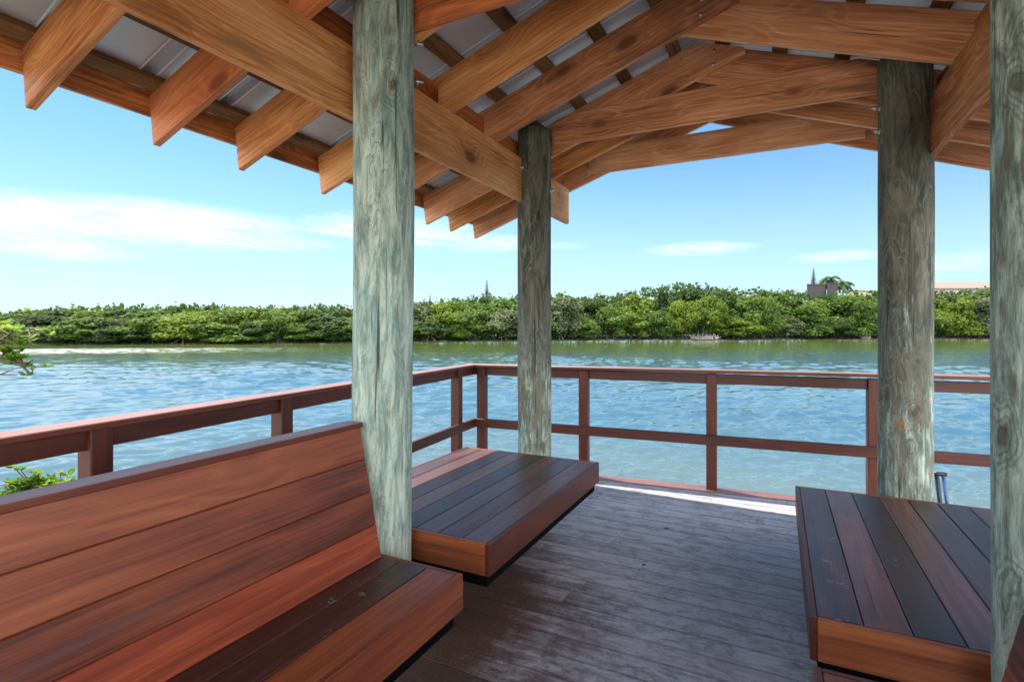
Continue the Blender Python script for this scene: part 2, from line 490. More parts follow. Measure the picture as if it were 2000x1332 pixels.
M['pole'] = pole_material()

def flat(name, col, rough=.6, metal=0., spec=.5, var=.12, scale=8):
    m, t, b = mat(name)
    g = t.new('ShaderNodeTexCoord').outputs['Object']
    n = t.noise(g, scale, 4, .6)
    a = tuple(c * (1 - var) for c in col); z = tuple(min(1, c * (1 + var)) for c in col)
    t.put(b.inputs['Base Color'], t.mix(n, (*a, 1), (*z, 1)))
    b.inputs['Roughness'].default_value = rough
    b.inputs['Metallic'].default_value = metal
    b.inputs['Specular IOR Level'].default_value = spec
    return m
M['sheet'] = flat('roof_sheet', (.60, .66, .74), .42, .25, .5, .14, 3)
M['seam_glint'] = flat('roof_seam_glint', (.86, .88, .90), .35, .0, .5, .04)  # white strips along the ribs paint in the bright sky reflection
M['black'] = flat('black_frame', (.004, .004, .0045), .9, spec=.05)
M['steel'] = flat('bolt_steel', (.55, .54, .52), .32, .95, .5, .3, 200)
M['ladder_black'] = flat('ladder_black', (.012, .015, .03), .35)
M['ladder_blue'] = flat('ladder_blue', (.07, .12, .26), .3, .4)
M['rust'] = flat('rust_mark', (.42, .13, .035), .8, var=.4, scale=60)
M['dry_leaf'] = flat('dry_leaf', (.05, .018, .008), .8)  # brown of the dry fallen leaves

# ================================================================== water, ground, far shore
WZ = -1.2
def water_material():
    m, t, b = mat('channel_water')
    geo = t.new('ShaderNodeNewGeometry').outputs['Position']
    sp = t.new('ShaderNodeSeparateXYZ'); t.put(sp.inputs[0], geo)
    # distance in front of the deck edge (real shallows beside the dock)
    d = t.vm('LENGTH', t.scale(t.vm('SUBTRACT', geo, (.6, 4.5, WZ)), (.62, 1, 1)))
    big = t.noise(t.scale(geo, (.12, .3, .3)), 1.0, 4, .6, .5)
    sandy = t.m('MULTIPLY', t.sstep(t.m('ADD', d, t.m('MULTIPLY', t.m('SUBTRACT', big, .5), 9)), 12.5, 1.0), .50)
    tealc = t.mix(big, (.022, .058, .085, 1), (.048, .100, .130, 1))
    c = t.mix(sandy, tealc, (.135, .155, .115, 1))
    # green reflection of the trees painted into the water along the far bank
    farb = t.m('SUBTRACT', t.vm('DOT_PRODUCT', geo, (FX, FY, 0)), t.m('MULTIPLY', t.vm('DOT_PRODUCT', geo, (.894, .448, 0)), .14))
    fb = t.sstep(t.m('ADD', farb, t.m('MULTIPLY', t.m('SUBTRACT', big, .5), 18)), 34, 66)
    c = t.mix(fb, c, (.060, .085, .022, 1))
    # broken line of white glitter painted into the colour below the far bank, left
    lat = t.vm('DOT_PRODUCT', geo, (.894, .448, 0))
    glitter = t.m('MULTIPLY', t.sstep(farb, 55, 62), t.sstep(farb, 74, 67))
    glitter = t.m('MULTIPLY', glitter, t.sstep(lat, -16, -48))
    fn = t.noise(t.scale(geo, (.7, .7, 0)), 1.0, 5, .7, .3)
    glitter = t.m('MULTIPLY', glitter, t.sstep(t.m('ADD', fn, t.m('MULTIPLY', t.sstep(lat, -20, -60), .10)), .48, .60))
    c = t.mix(glitter, c, (.80, .82, .83, 1))
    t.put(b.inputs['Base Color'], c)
    b.inputs['IOR'].default_value = 1.33
    b.inputs['Specular IOR Level'].default_value = .5
    b.inputs['Roughness'].default_value = .11
    # long swell, chop and ripples
    w1 = t.noise(t.scale(geo, (1.0, 1.0, 0)), .8, 2, .5, .4)
    rot = t.new('ShaderNodeVectorRotate', rotation_type='Z_AXIS'); t.put(rot.inputs['Vector'], geo)
    rot.inputs['Angle'].default_value = -YAW
    rg = rot.outputs[0]
    w2 = t.noise(t.scale(rg, (1.4, 3.6, 0)), 1.0, 4, .55, .6)
    w3 = t.noise(t.scale(rg, (6.5, 12.0, 0)), 1.0, 6, .68, .9)
    w4 = t.noise(t.scale(rg, (.16, .75, 0)), 1.0, 3, .55, .5)
    # calm lanes and wind patches
    lane = t.sstep(t.noise(t.scale(rg, (.035, .16, 0)), 1.0, 4, .6, .6), .38, .62)
    amp = t.m('ADD', .55, t.m('MULTIPLY', lane, .7))
    h = t.m('ADD', t.m('MULTIPLY', w2, .03), t.m('MULTIPLY', w3, .035))
    h = t.m('ADD', t.m('MULTIPLY', h, amp), t.m('MULTIPLY', w1, .0))
    h = t.m('ADD', h, t.m('MULTIPLY', w4, .08))
    bp = t.new('ShaderNodeBump'); bp.inputs['Strength'].default_value = 1.0; bp.inputs['Distance'].default_value = 1.0
    t.put(bp.inputs['Height'], h)
    return m
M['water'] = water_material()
def water_mesh():
    import numpy as np
    rg = np.random.default_rng(3)
    fwd = math.atan2(FY, FX)
    nth = 820
    th = np.linspace(fwd - R(62), fwd + R(62), nth)
    # rings get closer together towards the dock
    drop = np.geomspace(1.0, 1.0, 1)
    inv = np.linspace(1 / 2.2, 1 / 150, 1000)
    rr = 1 / inv
    T, Q = np.meshgrid(th, rr)
    X, Y = np.cos(T) * Q, np.sin(T) * Q
    H = np.zeros_like(X)
    N = 120
    wind = fwd + R(200)
    for i in range(N):
        lam = .18 * (3.2 / .18) ** (rg.random() ** 1.35)
        a = wind + rg.normal(0, R(32))
        k = 2 * math.pi / lam
        slope = SLOPE * math.sqrt(2 / N) * (1.15 if lam < 1.2 else .75)
        p1, p2 = rg.random() * 6.283, rg.random() * 6.283
        # each train of waves comes and goes in patches
        env = .5 + .5 * np.sin((X * math.cos(a + 1.3) + Y * math.sin(a + 1.3)) * k / 9 + p2) * np.sin((X * math.cos(a) + Y * math.sin(a)) * k / 13 + p1 * 2)
        ph = (X * math.cos(a) + Y * math.sin(a)) * k + p1
        H += slope / k * env * 1.4 * np.sin(ph)
    gust = .78 + .32 * np.sin(X * .11 + Y * .05 + 1) * np.sin(Y * .17 - X * .06) + .2 * np.sin(X * .023 - Y * .31 + 2)
    fade = np.clip((th - th[0]) / R(6), 0, 1) * np.clip((th[-1] - th) / R(6), 0, 1)
    fr = np.clip((150 - rr) / 25, 0, 1) * np.clip((rr - 2.2) / .5, 0, 1)
    H *= gust * fade[None, :] * fr[:, None]
    co = np.stack([X, Y, WZ + H], -1).reshape(-1, 3)
    idx = np.arange(nth * len(rr)).reshape(len(rr), nth)
    f = np.stack([idx[:-1, :-1], idx[1:, :-1], idx[1:, 1:], idx[:-1, 1:]], -1).reshape(-1, 4)
    verts = co.tolist(); faces = f.tolist()
    # calm water all round, out to the horizon
    def ringseg(a0, a1, n, r0, r1):
        b = len(verts)
        for i in range(n + 1):
            a = a0 + (a1 - a0) * i / n
            for r_ in (r0, r1): verts.append((math.cos(a) * r_, math.sin(a) * r_, WZ))
        for i in range(n):
            faces.append((b + 2 * i, b + 2 * i + 1, b + 2 * i + 3, b + 2 * i + 2))
    ringseg(th[0], th[-1], nth - 1, 150, 5200)
    ringseg(th[-1], th[0] + 2 * math.pi, 90, 2.2, 5200)
    verts.append((0, 0, WZ)); c0 = len(verts) - 1
    b = len(verts)
    for i in range(180): verts.append((math.cos(i * math.pi / 90) * 2.22, math.sin(i * math.pi / 90) * 2.22, WZ - .01))
    for i in range(180): faces.append((c0, b + i, b + (i + 1) % 180))
    me = bpy.data.meshes.new('water'); me.from_pydata(verts, [], faces)
    me.polygons.foreach_set('use_smooth', [True] * len(me.polygons))
    bm = bmesh.new(); bm.from_mesh(me); bmesh.ops.recalc_face_normals(bm, faces=bm.faces)
    up = sum(f_.normal.z for f_ in list(bm.faces)[:50])
    if up < 0: bmesh.ops.reverse_faces(bm, faces=bm.faces)
    for f_ in bm.faces:
        if f_.normal.z < 0: f_.normal_flip()
    bm.to_mesh(me); bm.free()
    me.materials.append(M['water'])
    o = bpy.data.objects.new('water', me); COL.objects.link(o)
    tag(o, kind='structure')
SLOPE = .27
water_mesh()

# far bank profile, (photo column, waterline row, skyline row)
BANK = [(-1400, 668, 606), (-700, 669, 608), (-300, 670, 612), (0, 671, 613), (100, 672, 607), (200, 672, 604), (300, 672, 600), (400, 672, 597), (500, 671, 604),
        (600, 670, 601), (690, 669, 600), (780, 668, 593), (850, 668, 591), (900, 667, 583), (950, 667, 577), (1000, 666, 580), (1100, 665, 573),
        (1150, 665, 578), (1200, 664, 572), (1240, 664, 570), (1290, 664, 553), (1350, 664, 550), (1420, 664, 560),
        (1460, 664, 562), (1540, 663, 566), (1600, 663, 573), (1700, 663, 568), (1850, 662, 567), (1930, 662, 560),
        (2100, 662, 562), (2400, 661, 560), (3000, 660, 566)]
def bank(x):
    for i in range(len(BANK) - 1):
        a, b_ = BANK[i], BANK[i + 1]
        if a[0] <= x <= b_[0]:
            f = (x - a[0]) / (b_[0] - a[0])
            return a[1] + f * (b_[1] - a[1]), a[2] + f * (b_[2] - a[2])
    return BANK[-1][1:]
def bank_depth(x):
    return (CAM_H - WZ) * 1036 / (bank(x)[0] - 638)
def bank_top(x, Z):
    return CAM_H + (638 - bank(x)[1]) * Z / 1036

def shore_material():
    m, t, b = mat('bank_mud')
    geo = t.new('ShaderNodeNewGeometry').outputs['Position']
    n = t.noise(geo, .25, 5, .6, .4); f = t.noise(geo, 3, 5, .7)
    c = t.mix(f, (.030, .026, .017, 1), (.085, .070, .048, 1))
    c = t.mix(t.sstep(n, .60, .68), c, (.36, .31, .24, 1))
    t.put(b.inputs['Base Color'], c); b.inputs['Roughness'].default_value = .9
    return m
M['mud'] = shore_material()
mb = MB()
vs, fs = [], []
cols = list(range(-1400, 3001, 50))
rows = [(-1.0, -.35), (.4, .06), (2.0, .22), (5, .35), (14, .7), (60, 1.2), (700, 3), (3500, 6)]
for x in cols:
    Z0 = bank_depth(x)
    for (dz, h) in rows:
        jit = (mnoise.noise(Vector((x * .013, dz, 0))) * .5) if dz < 10 else 0
        p = at(x, 638, Z0 + dz + jit)
        vs.append((p.x, p.y, WZ + h))
n = len(rows)
for i in range(len(cols) - 1):
    for j in range(n - 1):
        fs.append((i * n + j, (i + 1) * n + j, (i + 1) * n + j + 1, i * n + j + 1))
mb.add(vs, fs, vs, .5, True)
tag(mb.build('ground', M['mud']), kind='structure')

# ------------------------------------------------------------------ foliage
def leaf_material(name, a, b_, c_, transl=.3):
    m, t, b = mat(name)
    tone = t.attr('tone').outputs['Fac']
    oi = t.new('ShaderNodeObjectInfo').outputs['Random']
    v = t.m('ADD', t.m('MULTIPLY', tone, .75), t.m('MULTIPLY', oi, .25))
    c = t.ramp(v, [(0, a), (.5, b_), (1, c_)])
    t.put(b.inputs['Base Color'], c)
    b.inputs['Roughness'].default_value = .6
    b.inputs['Specular IOR Level'].default_value = .12
    tr = t.new('ShaderNodeBsdfTranslucent'); t.put(tr.inputs['Color'], t.mix(.5, c, (.35, .45, .04, 1)))
    mx = t.new('ShaderNodeMixShader'); mx.inputs[0].default_value = transl
    t.l.new(b.outputs[0], mx.inputs[1]); t.l.new(tr.outputs[0], mx.inputs[2])
    out = [n for n in t.n if n.type == 'OUTPUT_MATERIAL'][0]
    t.l.new(mx.outputs[0], out.inputs[0])
    return m
LEAF = {
    'mid green': leaf_material('leaf_mid', (.024, .052, .014), (.070, .125, .025), (.15, .22, .04)),
    'dark green': leaf_material('leaf_dark', (.010, .026, .010), (.030, .060, .018), (.08, .12, .03), .2),
    'yellow green': leaf_material('leaf_yellow', (.030, .060, .010), (.100, .150, .020), (.22, .265, .04), .35),
    'grey green': leaf_material('leaf_grey', (.035, .046, .024), (.085, .105, .055), (.17, .185, .095), .25),
}
M['needle'] = leaf_material('needle', (.012, .030, .020), (.030, .055, .036), (.05, .085, .05), .1)
M['palm'] = leaf_material('palm', (.012, .030, .012), (.030, .060, .022), (.07, .11, .04), .15)
M['near_leaf'] = leaf_material('near_leaf', (.05, .12, .012), (.14, .28, .02), (.36, .46, .05), .4)
M['near_leaf_pale'] = leaf_material('near_leaf_pale', (.10, .13, .06), (.22, .27, .12), (.45, .46, .22), .4)
M['bark'] = flat('bark', (.13, .10, .08), .9, var=.4, scale=3)
M['driftwood'] = flat('driftwood', (.42, .38, .35), .9, var=.3, scale=2)

def crown_mesh(seed, lobes, leaf=.30, dens=1.0):
    """unit crown: roughly radius 1 wide, z from 0 (bottom) to 2 (top); leaf sprays on the shells of many lobes"""
    rnd = random.Random(seed)
    v, f, tone = [], [], []
    L = []
    for i in range(lobes):
        a = rnd.uniform(0, 2 * math.pi); h = rnd.uniform(.15, 1.7)
        env = math.sqrt(max(.05, 1 - ((h - .75) / 1.12) ** 2))
        rr = env * rnd.uniform(.25, 1.0)
        L.append((Vector((math.cos(a) * rr, math.sin(a) * rr, h)), rnd.uniform(.16, .38), rnd.uniform(.0, 1)))
    L.append((Vector((0, 0, 1.45)), .40, .5)); L.append((Vector((0, 0, .8)), .6, .3))
    for c, r, tn in L:
        nleaf = int(430 * dens * r / .35)
        for _ in range(nleaf):
            d = Vector((rnd.gauss(0, 1), rnd.gauss(0, 1), rnd.gauss(.25, 1))).normalized()
            bump_ = 1 + .28 * mnoise.noise(d * 2.6 + Vector((seed, tn * 9, 0)))
            p = c + Vector((d.x, d.y, d.z * .82)) * r * bump_ * (rnd.uniform(.72, 1.08) if rnd.random() < .85 else rnd.uniform(1.05, 1.4))
            if p.z < 0.0: continue
            nrm = (d + Vector((rnd.gauss(0, .55), rnd.gauss(0, .55), rnd.gauss(.35, .55)))).normalized()
            t1 = nrm.orthogonal().normalized()
            t1 = (Matrix.Rotation(rnd.uniform(0, 6.3), 3, nrm) @ t1)
            t2 = nrm.cross(t1)
            s = leaf * rnd.uniform(.45, 1.0) * .22
            b = len(v)
            v += [p - t1 * s - t2 * s * .4, p + t2 * s * .75 * -1, p + t1 * s - t2 * s * .3, p + t1 * s * .6 + t2 * s * .7, p - t1 * s * .6 + t2 * s * .6]
            f.append((b, b + 1, b + 2, b + 3, b + 4))
            tt = min(1, max(0, tn * .45 + .3 + rnd.gauss(0, .16)))
            tone += [tt] * 5
    me = bpy.data.meshes.new('crown')
    me.from_pydata(v, [], f)
    a = me.attributes.new('tone', 'FLOAT', 'POINT'); a.data.foreach_set('value', tone)
    me.materials.append(LEAF['mid green'])
    return me
CROWNS = [crown_mesh(11 + i, 26 + i % 3 * 5, dens=.95) for i in range(7)]
def trunk_mesh(seed):
    rnd = random.Random(seed); mb = MB()
    for k in range(6):
        a = k * 1.05 + rnd.uniform(-.3, .3)
        d = Vector((math.cos(a), math.sin(a), 0))
        mb.tube([d * .45 * rnd.uniform(.6, 1.2), d * .25 + Vector((0, 0, .22)), d * .10 + Vector((0, 0, .45)), d * .3 + Vector((0, 0, .85)),
                 d * .55 + Vector((0, 0, 1.25))], [.018, .026, .05, .032, .012], 5, cap=False)
    o = mb.build('trunk', M['bark']); me = o.data
    bpy.data.objects.remove(o)
    return me
TRUNKS = [trunk_mesh(3 + i) for i in range(3)]

def place_tree(name, base, rad, top, kind, label, group, rz, ci, squash=1.0):
    root = empty(name, base)
    tag(root, label, 'tree', group)
    H = top - base.z
    c = bpy.data.objects.new('crown', CROWNS[ci % len(CROWNS)]); COL.objects.link(c)
    c.parent = root; c.location = (0, 0, H * .09); c.scale = (rad, rad * squash, H * .91 / 2.0); c.rotation_euler = (0, 0, rz)
    c.material_slots[0].link = 'OBJECT'; c.material_slots[0].material = LEAF[kind]
    t = bpy.data.objects.new('trunk', TRUNKS[ci % 3]); COL.objects.link(t)
    t.parent = root; t.location = (0, 0, -.15); t.scale = (rad * .8, rad * .8, H * .55); t.rotation_euler = (0, 0, rz * 2)
    return root

rnd = random.Random(42)
LM = [(-9999, 0, 'left of the picture edge'), (0, 300, 'at the far left above the rail'), (300, 690, 'left of the near pale green pole'),
      (690, 810, 'behind the near pale green pole'), (810, 1010, 'between the two left poles'), (1010, 1080, 'behind the rear left pole'),
      (1080, 1280, 'just right of the rear left pole'), (1280, 1500, 'over the open middle of the railing'),
      (1500, 1712, 'left of the dark right pole'), (1712, 1824, 'behind the dark right pole'),
      (1824, 1935, 'between the two right poles'), (1935, 9999, 'behind the near right pole')]
def where(x):
    for a, b_, s in LM:
        if a <= x < b_: return s
ORD = ['first', 'second', 'third', 'fourth', 'fifth', 'sixth', 'seventh', 'eighth', 'ninth', 'tenth', 'eleventh', 'twelfth', 'thirteenth', 'fourteenth', 'fifteenth']
plan = []
SPECIAL = {1240: ('yellow green', 0), 1345: ('dark green', 1), 1590: ('mid green', 0), 330: ('grey green', 0)}
x = -260
while x < 2260:                       # waterside row
    near = x
    kind = rnd.choices(['mid green', 'dark green', 'yellow green', 'grey green'], [5, 2 if x > 700 else 4, 4 if x > 700 else 1, 1.5])[0]
    plan.append((x, rnd.uniform(1.2, 2.6), rnd.uniform(3.2, 5.2), rnd.choice((rnd.uniform(.42, .62), rnd.uniform(.62, .86), rnd.uniform(.7, .95))), kind, 'waterside'))
    x += rnd.uniform(40, 56)
x = -240
while x < 2260:                       # taller row behind
    kind = rnd.choices(['mid green', 'dark green', 'yellow green', 'grey green'], [4, 3 if x > 700 else 5, 3 if x > 700 else 1, 1])[0]
    if 1290 < x < 1420: kind = 'dark green'
    if 1225 < x < 1275: kind = 'yellow green'
    plan.append((x, rnd.uniform(6.5, 9), rnd.uniform(4.2, 6.8), rnd.uniform(.84, 1.07), kind, 'taller'))
    x += rnd.uniform(52, 72)
counts = {}
for (x, dz, rad, hf, kind, row) in plan:
    Z = bank_depth(x) + dz
    top = bank_top(x, Z)
    base = at(x, 638, Z); base.z = WZ + (.1 if row == 'waterside' else .3)
    top = base.z + (top - base.z) * hf
    key = (where(x), kind, row)
    counts[key] = counts.get(key, 0) + 1
    k = counts[key]
    lab = f"{ORD[k-1]} {kind} {'mangrove at the water' if row == 'waterside' else 'taller mangrove behind'} {key[0]}"
    place_tree('mangrove_tree', base, rad, top, kind, lab, 'mangrove trees along the far shore', rnd.uniform(0, 6.28), rnd.randrange(7))

# dense low thicket between and under the trees: one mass nobody could count
def thicket():
    rnd = random.Random(5)
    v, f, tone = [], [], []
    x = -420
    while x < 2500:
        Z0 = bank_depth(x)
        for _ in range(34):
            back = rnd.random() < .5
            Z = Z0 + (rnd.uniform(7.5, 13) if back else rnd.uniform(.6, 4.0))
            hmax = (bank_top(x, Z) - WZ) * (.93 if back else .38)
            h = rnd.uniform(.1, 1) ** .8 * hmax
            p = at(x + rnd.uniform(-14, 14), 638, Z + rnd.uniform(-.4, .4)); p.z = WZ + .2 + h
            for q in range(5):
                c = p + Vector((rnd.gauss(0, .45), rnd.gauss(0, .45), rnd.gauss(0, .4)))
                if c.z < WZ + .1: c.z = WZ + .2
                nrm = Vector((rnd.gauss(0, 1), rnd.gauss(-.4, 1), rnd.gauss(.6, .8))).normalized()
                t1 = nrm.orthogonal().normalized(); t1 = Matrix.Rotation(rnd.uniform(0, 6.3), 3, nrm) @ t1; t2 = nrm.cross(t1)
                s = rnd.uniform(.14, .34) * (1.5 if back else 1)
                b = len(v)
                v += [c - t1 * s, c - t2 * s * .7, c + t1 * s, c + t2 * s * .8]
                f.append((b, b + 1, b + 2, b + 3)); tone += [min(1, max(0, rnd.gauss(.35, .2)))] * 4
        x += 5
    me = bpy.data.meshes.new('mangrove_thicket'); me.from_pydata(v, [], f)
    a = me.attributes.new('tone', 'FLOAT', 'POINT'); a.data.foreach_set('value', tone)
    me.materials.append(LEAF['dark green'])
    o = bpy.data.objects.new('mangrove_thicket', me); COL.objects.link(o)
    tag(o, 'dense dark undergrowth filling the gaps between the far shore mangroves', 'thicket', kind='stuff')
thicket()

# grey dead brush at the waterline
def brush(x, y, n, size, label, name='dead_brush'):
    rnd = random.Random(x); mb = MB()
    Z = bank_depth(x) + .3
    c = at(x, 638, Z); c.z = WZ + .05
    for _ in range(n):
        a = rnd.uniform(0, 6.28); e = rnd.uniform(.1, 1.3)
        s = c + Vector((rnd.uniform(-1, 1) * size, rnd.uniform(-.3, .3), 0)) + Vector((0, 0, rnd.uniform(0, .2)))
        d = Vector((math.cos(a) * math.cos(e), math.sin(a) * math.cos(e), math.sin(e)))
        L = rnd.uniform(.5, 1.3)
        mb.tube([s, s + d * L * .5 + Vector((0, 0, .1)), s + d * L], [.05, .035, .012], 4, cap=False)
    o = mb.build(name, M['driftwood'], loc=c)
    tag(o, label, 'driftwood')
brush(1375, 650, 120, 2.6, 'pale grey tangle of dead branches at the far waterline, middle of the view')
brush(1690, 655, 26, .8, 'small pale snag at the waterline just left of the dark right pole')

# Norfolk pines: slim, tiered
def norfolk(x, ytop, ybase, Z, wpx, label):
    p0 = at(x, 638, Z); p0.z = WZ + 1
    ztop = CAM_H + (638 - ytop) * Z / 1036
    wm = wpx * Z / 1036 / 2
    root = empty('norfolk_pine', p0); tag(root, label, 'pine tree', 'slim pines behind the mangroves')
    mb = MB(); mb.tube([p0, (p0.x, p0.y, ztop)], [.3, .05], 6); mb.build('trunk', M['bark'], root)
    v, f, tone = [], [], []
    rnd = random.Random(x)
    z = ztop - .15
    zb = CAM_H + (638 - ybase) * Z / 1036 - 2
    while z > zb:
        fr = min(1, (ztop - z) / (ztop - zb))
        r = wm * (.08 + .95 * fr ** .8) * rnd.uniform(.7, 1.15)
        nb = 9
        for k in range(nb):
            a = 6.283 * k / nb + rnd.uniform(-.25, .25)
            d = Vector((math.cos(a), math.sin(a), .22)); side = Vector((-math.sin(a), math.cos(a), 0))
            for q in range(5):
                c = Vector((p0.x, p0.y, z)) + d * r * (.15 + .2 * q)
                s = wm * (.10 + .14 * fr)
                b = len(v)
                v += [c - side * s - d * s * .5, c - side * s * .6 + d * s, c + side * s * .6 + d * s + Vector((0, 0, s * .4)), c + side * s - d * s * .5 - Vector((0, 0, s * .3))]
                f.append((b, b + 1, b + 2, b + 3)); tone += [rnd.random()] * 4
        z -= wm * .30
    me = bpy.data.meshes.new('crown'); me.from_pydata([Vector(q) - p0 for q in v], [], f)
    a = me.attributes.new('tone', 'FLOAT', 'POINT'); a.data.foreach_set('value', tone); me.materials.append(M['needle'])
    o = bpy.data.objects.new('crown', me); COL.objects.link(o); o.parent = root
norfolk(951, 547, 585, 190, 14, 'slim dark pine rising above the trees just left of the rear left pole')
norfolk(840, 576, 600, 260, 11, 'tiny distant pine between the two left poles, lower of two')
norfolk(1589, 524, 560, 170, 14, 'slim dark pine rising behind the brown building')

# palms beside the brown building
def palm(x, ytop, Z, rpx, label, seed):
    rnd = random.Random(seed)
    p0 = at(x, 638, Z); p0.z = WZ + 1
    zt = CAM_H + (638 - ytop) * Z / 1036 - rpx * Z / 1036 * .35
    root = empty('palm_tree', p0); tag(root, label, 'palm tree', 'palms beside the brown building')
    mb = MB(); mb.tube([p0, (p0.x + .2, p0.y, zt)], [.22, .15], 7); mb.build('trunk', M['bark'], root)
    v, f, tone = [], [], []
    rm = rpx * Z / 1036
    for k in range(22):
        a = rnd.uniform(0, 6.283); lift = rnd.uniform(-.2, .9)
        pts = []
        for q in range(7):
            s = q / 6
            pts.append(Vector((p0.x + .2, p0.y, zt)) + Vector((math.cos(a), math.sin(a), 0)) * rm * s + Vector((0, 0, rm * (lift * s - .95 * s * s))))
        side = Vector((-math.sin(a), math.cos(a), 0))
        for q in range(6):
            wd = rm * .17 * math.sin(math.pi * (.15 + .8 * q / 6))
            for sg in (-1, 1):
                b = len(v)
                v += [pts[q], pts[q + 1], pts[q + 1] + side * sg * wd - Vector((0, 0, wd * .5)), pts[q] + side * sg * wd * 1.1 - Vector((0, 0, wd * .6))]
                f.append((b, b + 1, b + 2, b + 3)); tone += [rnd.random()] * 4
    me = bpy.data.meshes.new('crown'); me.from_pydata([q - p0 for q in v], [], f)
    a = me.attributes.new('tone', 'FLOAT', 'POINT'); a.data.foreach_set('value', tone); me.materials.append(M['palm'])
    o = bpy.data.objects.new('crown', me); COL.objects.link(o); o.parent = root
palm(1620, 536, 150, 24, 'dark palm rising directly above the brown building', 3)
palm(1645, 545, 152, 20, 'dark palm at the right end of the brown building', 8)

# bare twiggy trees on the skyline
def bare_tree(x, ytop, Z, wpx, label, seed):
    rnd = random.Random(seed); mb = MB()
    p0 = at(x, 638, Z); p0.z = WZ + 1
    zt = CAM_H + (638 - ytop) * Z / 1036; wm = wpx * Z / 1036 / 2
    H = zt - p0.z
    mb.tube([p0, p0 + Vector((0, 0, H * .55))], [.2, .12], 5)
    for _ in range(46):
        s = p0 + Vector((0, 0, H * rnd.uniform(.35, .7)))
        a = rnd.uniform(0, 6.28); r = wm * rnd.uniform(.3, 1)
        e = Vector((p0.x + math.cos(a) * r, p0.y + math.sin(a) * r, p0.z + H * rnd.uniform(.72, 1)))
        mid = (s + e) / 2 + Vector((rnd.gauss(0, .2), rnd.gauss(0, .2), .2))
        mb.tube([s, mid, e], [.07, .05, .02], 4, cap=False)
    o = mb.build('bare_tree', M['driftwood'], loc=p0); tag(o, label, 'tree', 'leafless trees on the skyline')
bare_tree(546, 586, 130, 34, 'leafless grey treetop above the woods left of the near pale pole', 4)
bare_tree(1550, 552, 150, 34, 'leafless grey treetop just left of the brown building', 6)

# buildings behind the trees
def house(name, corners, z0, z1, label, wallm, roofm, roof_h, over=.5, windows=0):
    cx = sum(c.x for c in corners) / 4; cyy = sum(c.y for c in corners) / 4
    root = empty(name, (cx, cyy, z0)); tag(root, label, 'building')
    mb = MB()
    vs = [(c.x, c.y, z) for z in (z0, z1) for c in corners]
    mb.add(vs, [(0, 1, 5, 4), (1, 2, 6, 5), (2, 3, 7, 6), (3, 0, 4, 7)], vs, .5)
    mb.build('wall', wallm, root)
    mb = MB()
    o = [Vector((c.x, c.y, 0)) for c in corners]; ce = Vector((cx, cyy, 0))
    o = [p + (p - ce).normalized() * over for p in o]
    vs = [(p.x, p.y, z1 - .15) for p in o] + [(p.x, p.y, z1 + .15) for p in o]
    r0 = (o[0] + o[3]) / 2 * .75 + ce * .25; r1 = (o[1] + o[2]) / 2 * .75 + ce * .25
    vs += [(r0.x, r0.y, z1 + .15 + roof_h), (r1.x, r1.y, z1 + .15 + roof_h)]
    mb.add(vs, [(0, 1, 5, 4), (1, 2, 6, 5), (2, 3, 7, 6), (3, 0, 4, 7), (4, 5, 9, 8), (5, 6, 9), (6, 7, 8, 9), (7, 4, 8), (3, 2, 1, 0)], vs, .5)
    mb.build('roof', roofm, root)
    for i in range(windows):
        f0 = (i + .3) / windows; f1 = (i + .7) / windows
        a = corners[0].lerp(corners[1], f0); b = corners[0].lerp(corners[1], f1)
        nrm = Vector((FX, FY, 0)) * -.04
        mb = MB(); zt = z1 - .5; zb = z1 - 1.9
        vs = [(a.x + nrm.x, a.y + nrm.y, zb), (b.x + nrm.x, b.y + nrm.y, zb), (b.x + nrm.x, b.y + nrm.y, zt), (a.x + nrm.x, a.y + nrm.y, zt)]
        vs += [(p[0] - nrm.x * 1.2, p[1] - nrm.y * 1.2, p[2]) for p in vs]
        mb.add(vs, [(0, 1, 2, 3), (0, 4, 5, 1), (1, 5, 6, 2), (2, 6, 7, 3), (3, 7, 4, 0)], vs, .5)
        mb.build('window', M['dark_glass'], root)
M['dark_glass'] = flat('dark_glass', (.02, .022, .03), .15)
M['brown_wall'] = flat('brown_wall', (.042, .034, .036), .8, scale=.6)
M['brown_roof'] = flat('brown_roof', (.035, .03, .032), .8)
M['tan_wall'] = flat('tan_wall', (.45, .36, .28), .8)
M['tan_roof'] = flat('tan_roof', (.17, .135, .11), .8, scale=2)
M['green_roof'] = flat('green_roof', (.13, .17, .09), .7)
M['white_wall'] = flat('white_wall', (.75, .75, .72), .7)
def zat(y, Z): return CAM_H + (638 - y) * Z / 1036
# brown two-part building (two offset cubes with flat roofs)
for (xa, xb, yt, Z, lab) in [(1576, 1612, 556, 140, 'dark brown flat roofed building above the trees, its left block'),
                             (1615, 1634, 553, 141, 'narrow dark brown block at the right end of the brown building')]:
    c = [at(xa, 638, Z), at(xb, 638, Z), at(xb + 2, 638, Z + 8), at(xa + 2, 638, Z + 8)]
    house('brown_building', c, WZ + 1, zat(yt, Z), lab, M['brown_wall'], M['brown_roof'], .05, .15)
c = [at(1790, 638, 160), at(1965, 638, 160), at(1960, 638, 176), at(1800, 638, 176)]
house('tan_house', c, WZ + 1, zat(564, 160), 'tan house with a wide low hipped roof behind trees between the two right poles', M['tan_wall'], M['tan_roof'], 2.6, 1.0, 9)
c = [at(1655, 638, 150), at(1790, 638, 156), at(1780, 638, 172), at(1660, 638, 166)]
house('green_roofed_house', c, WZ + 1, zat(569, 152), 'low house with an olive green roof just left of the dark right pole', M['tan_wall'], M['green_roof'], .9, .6)
c = [at(672, 638, 120), at(700, 638, 120), at(700, 638, 126), at(674, 638, 126)]
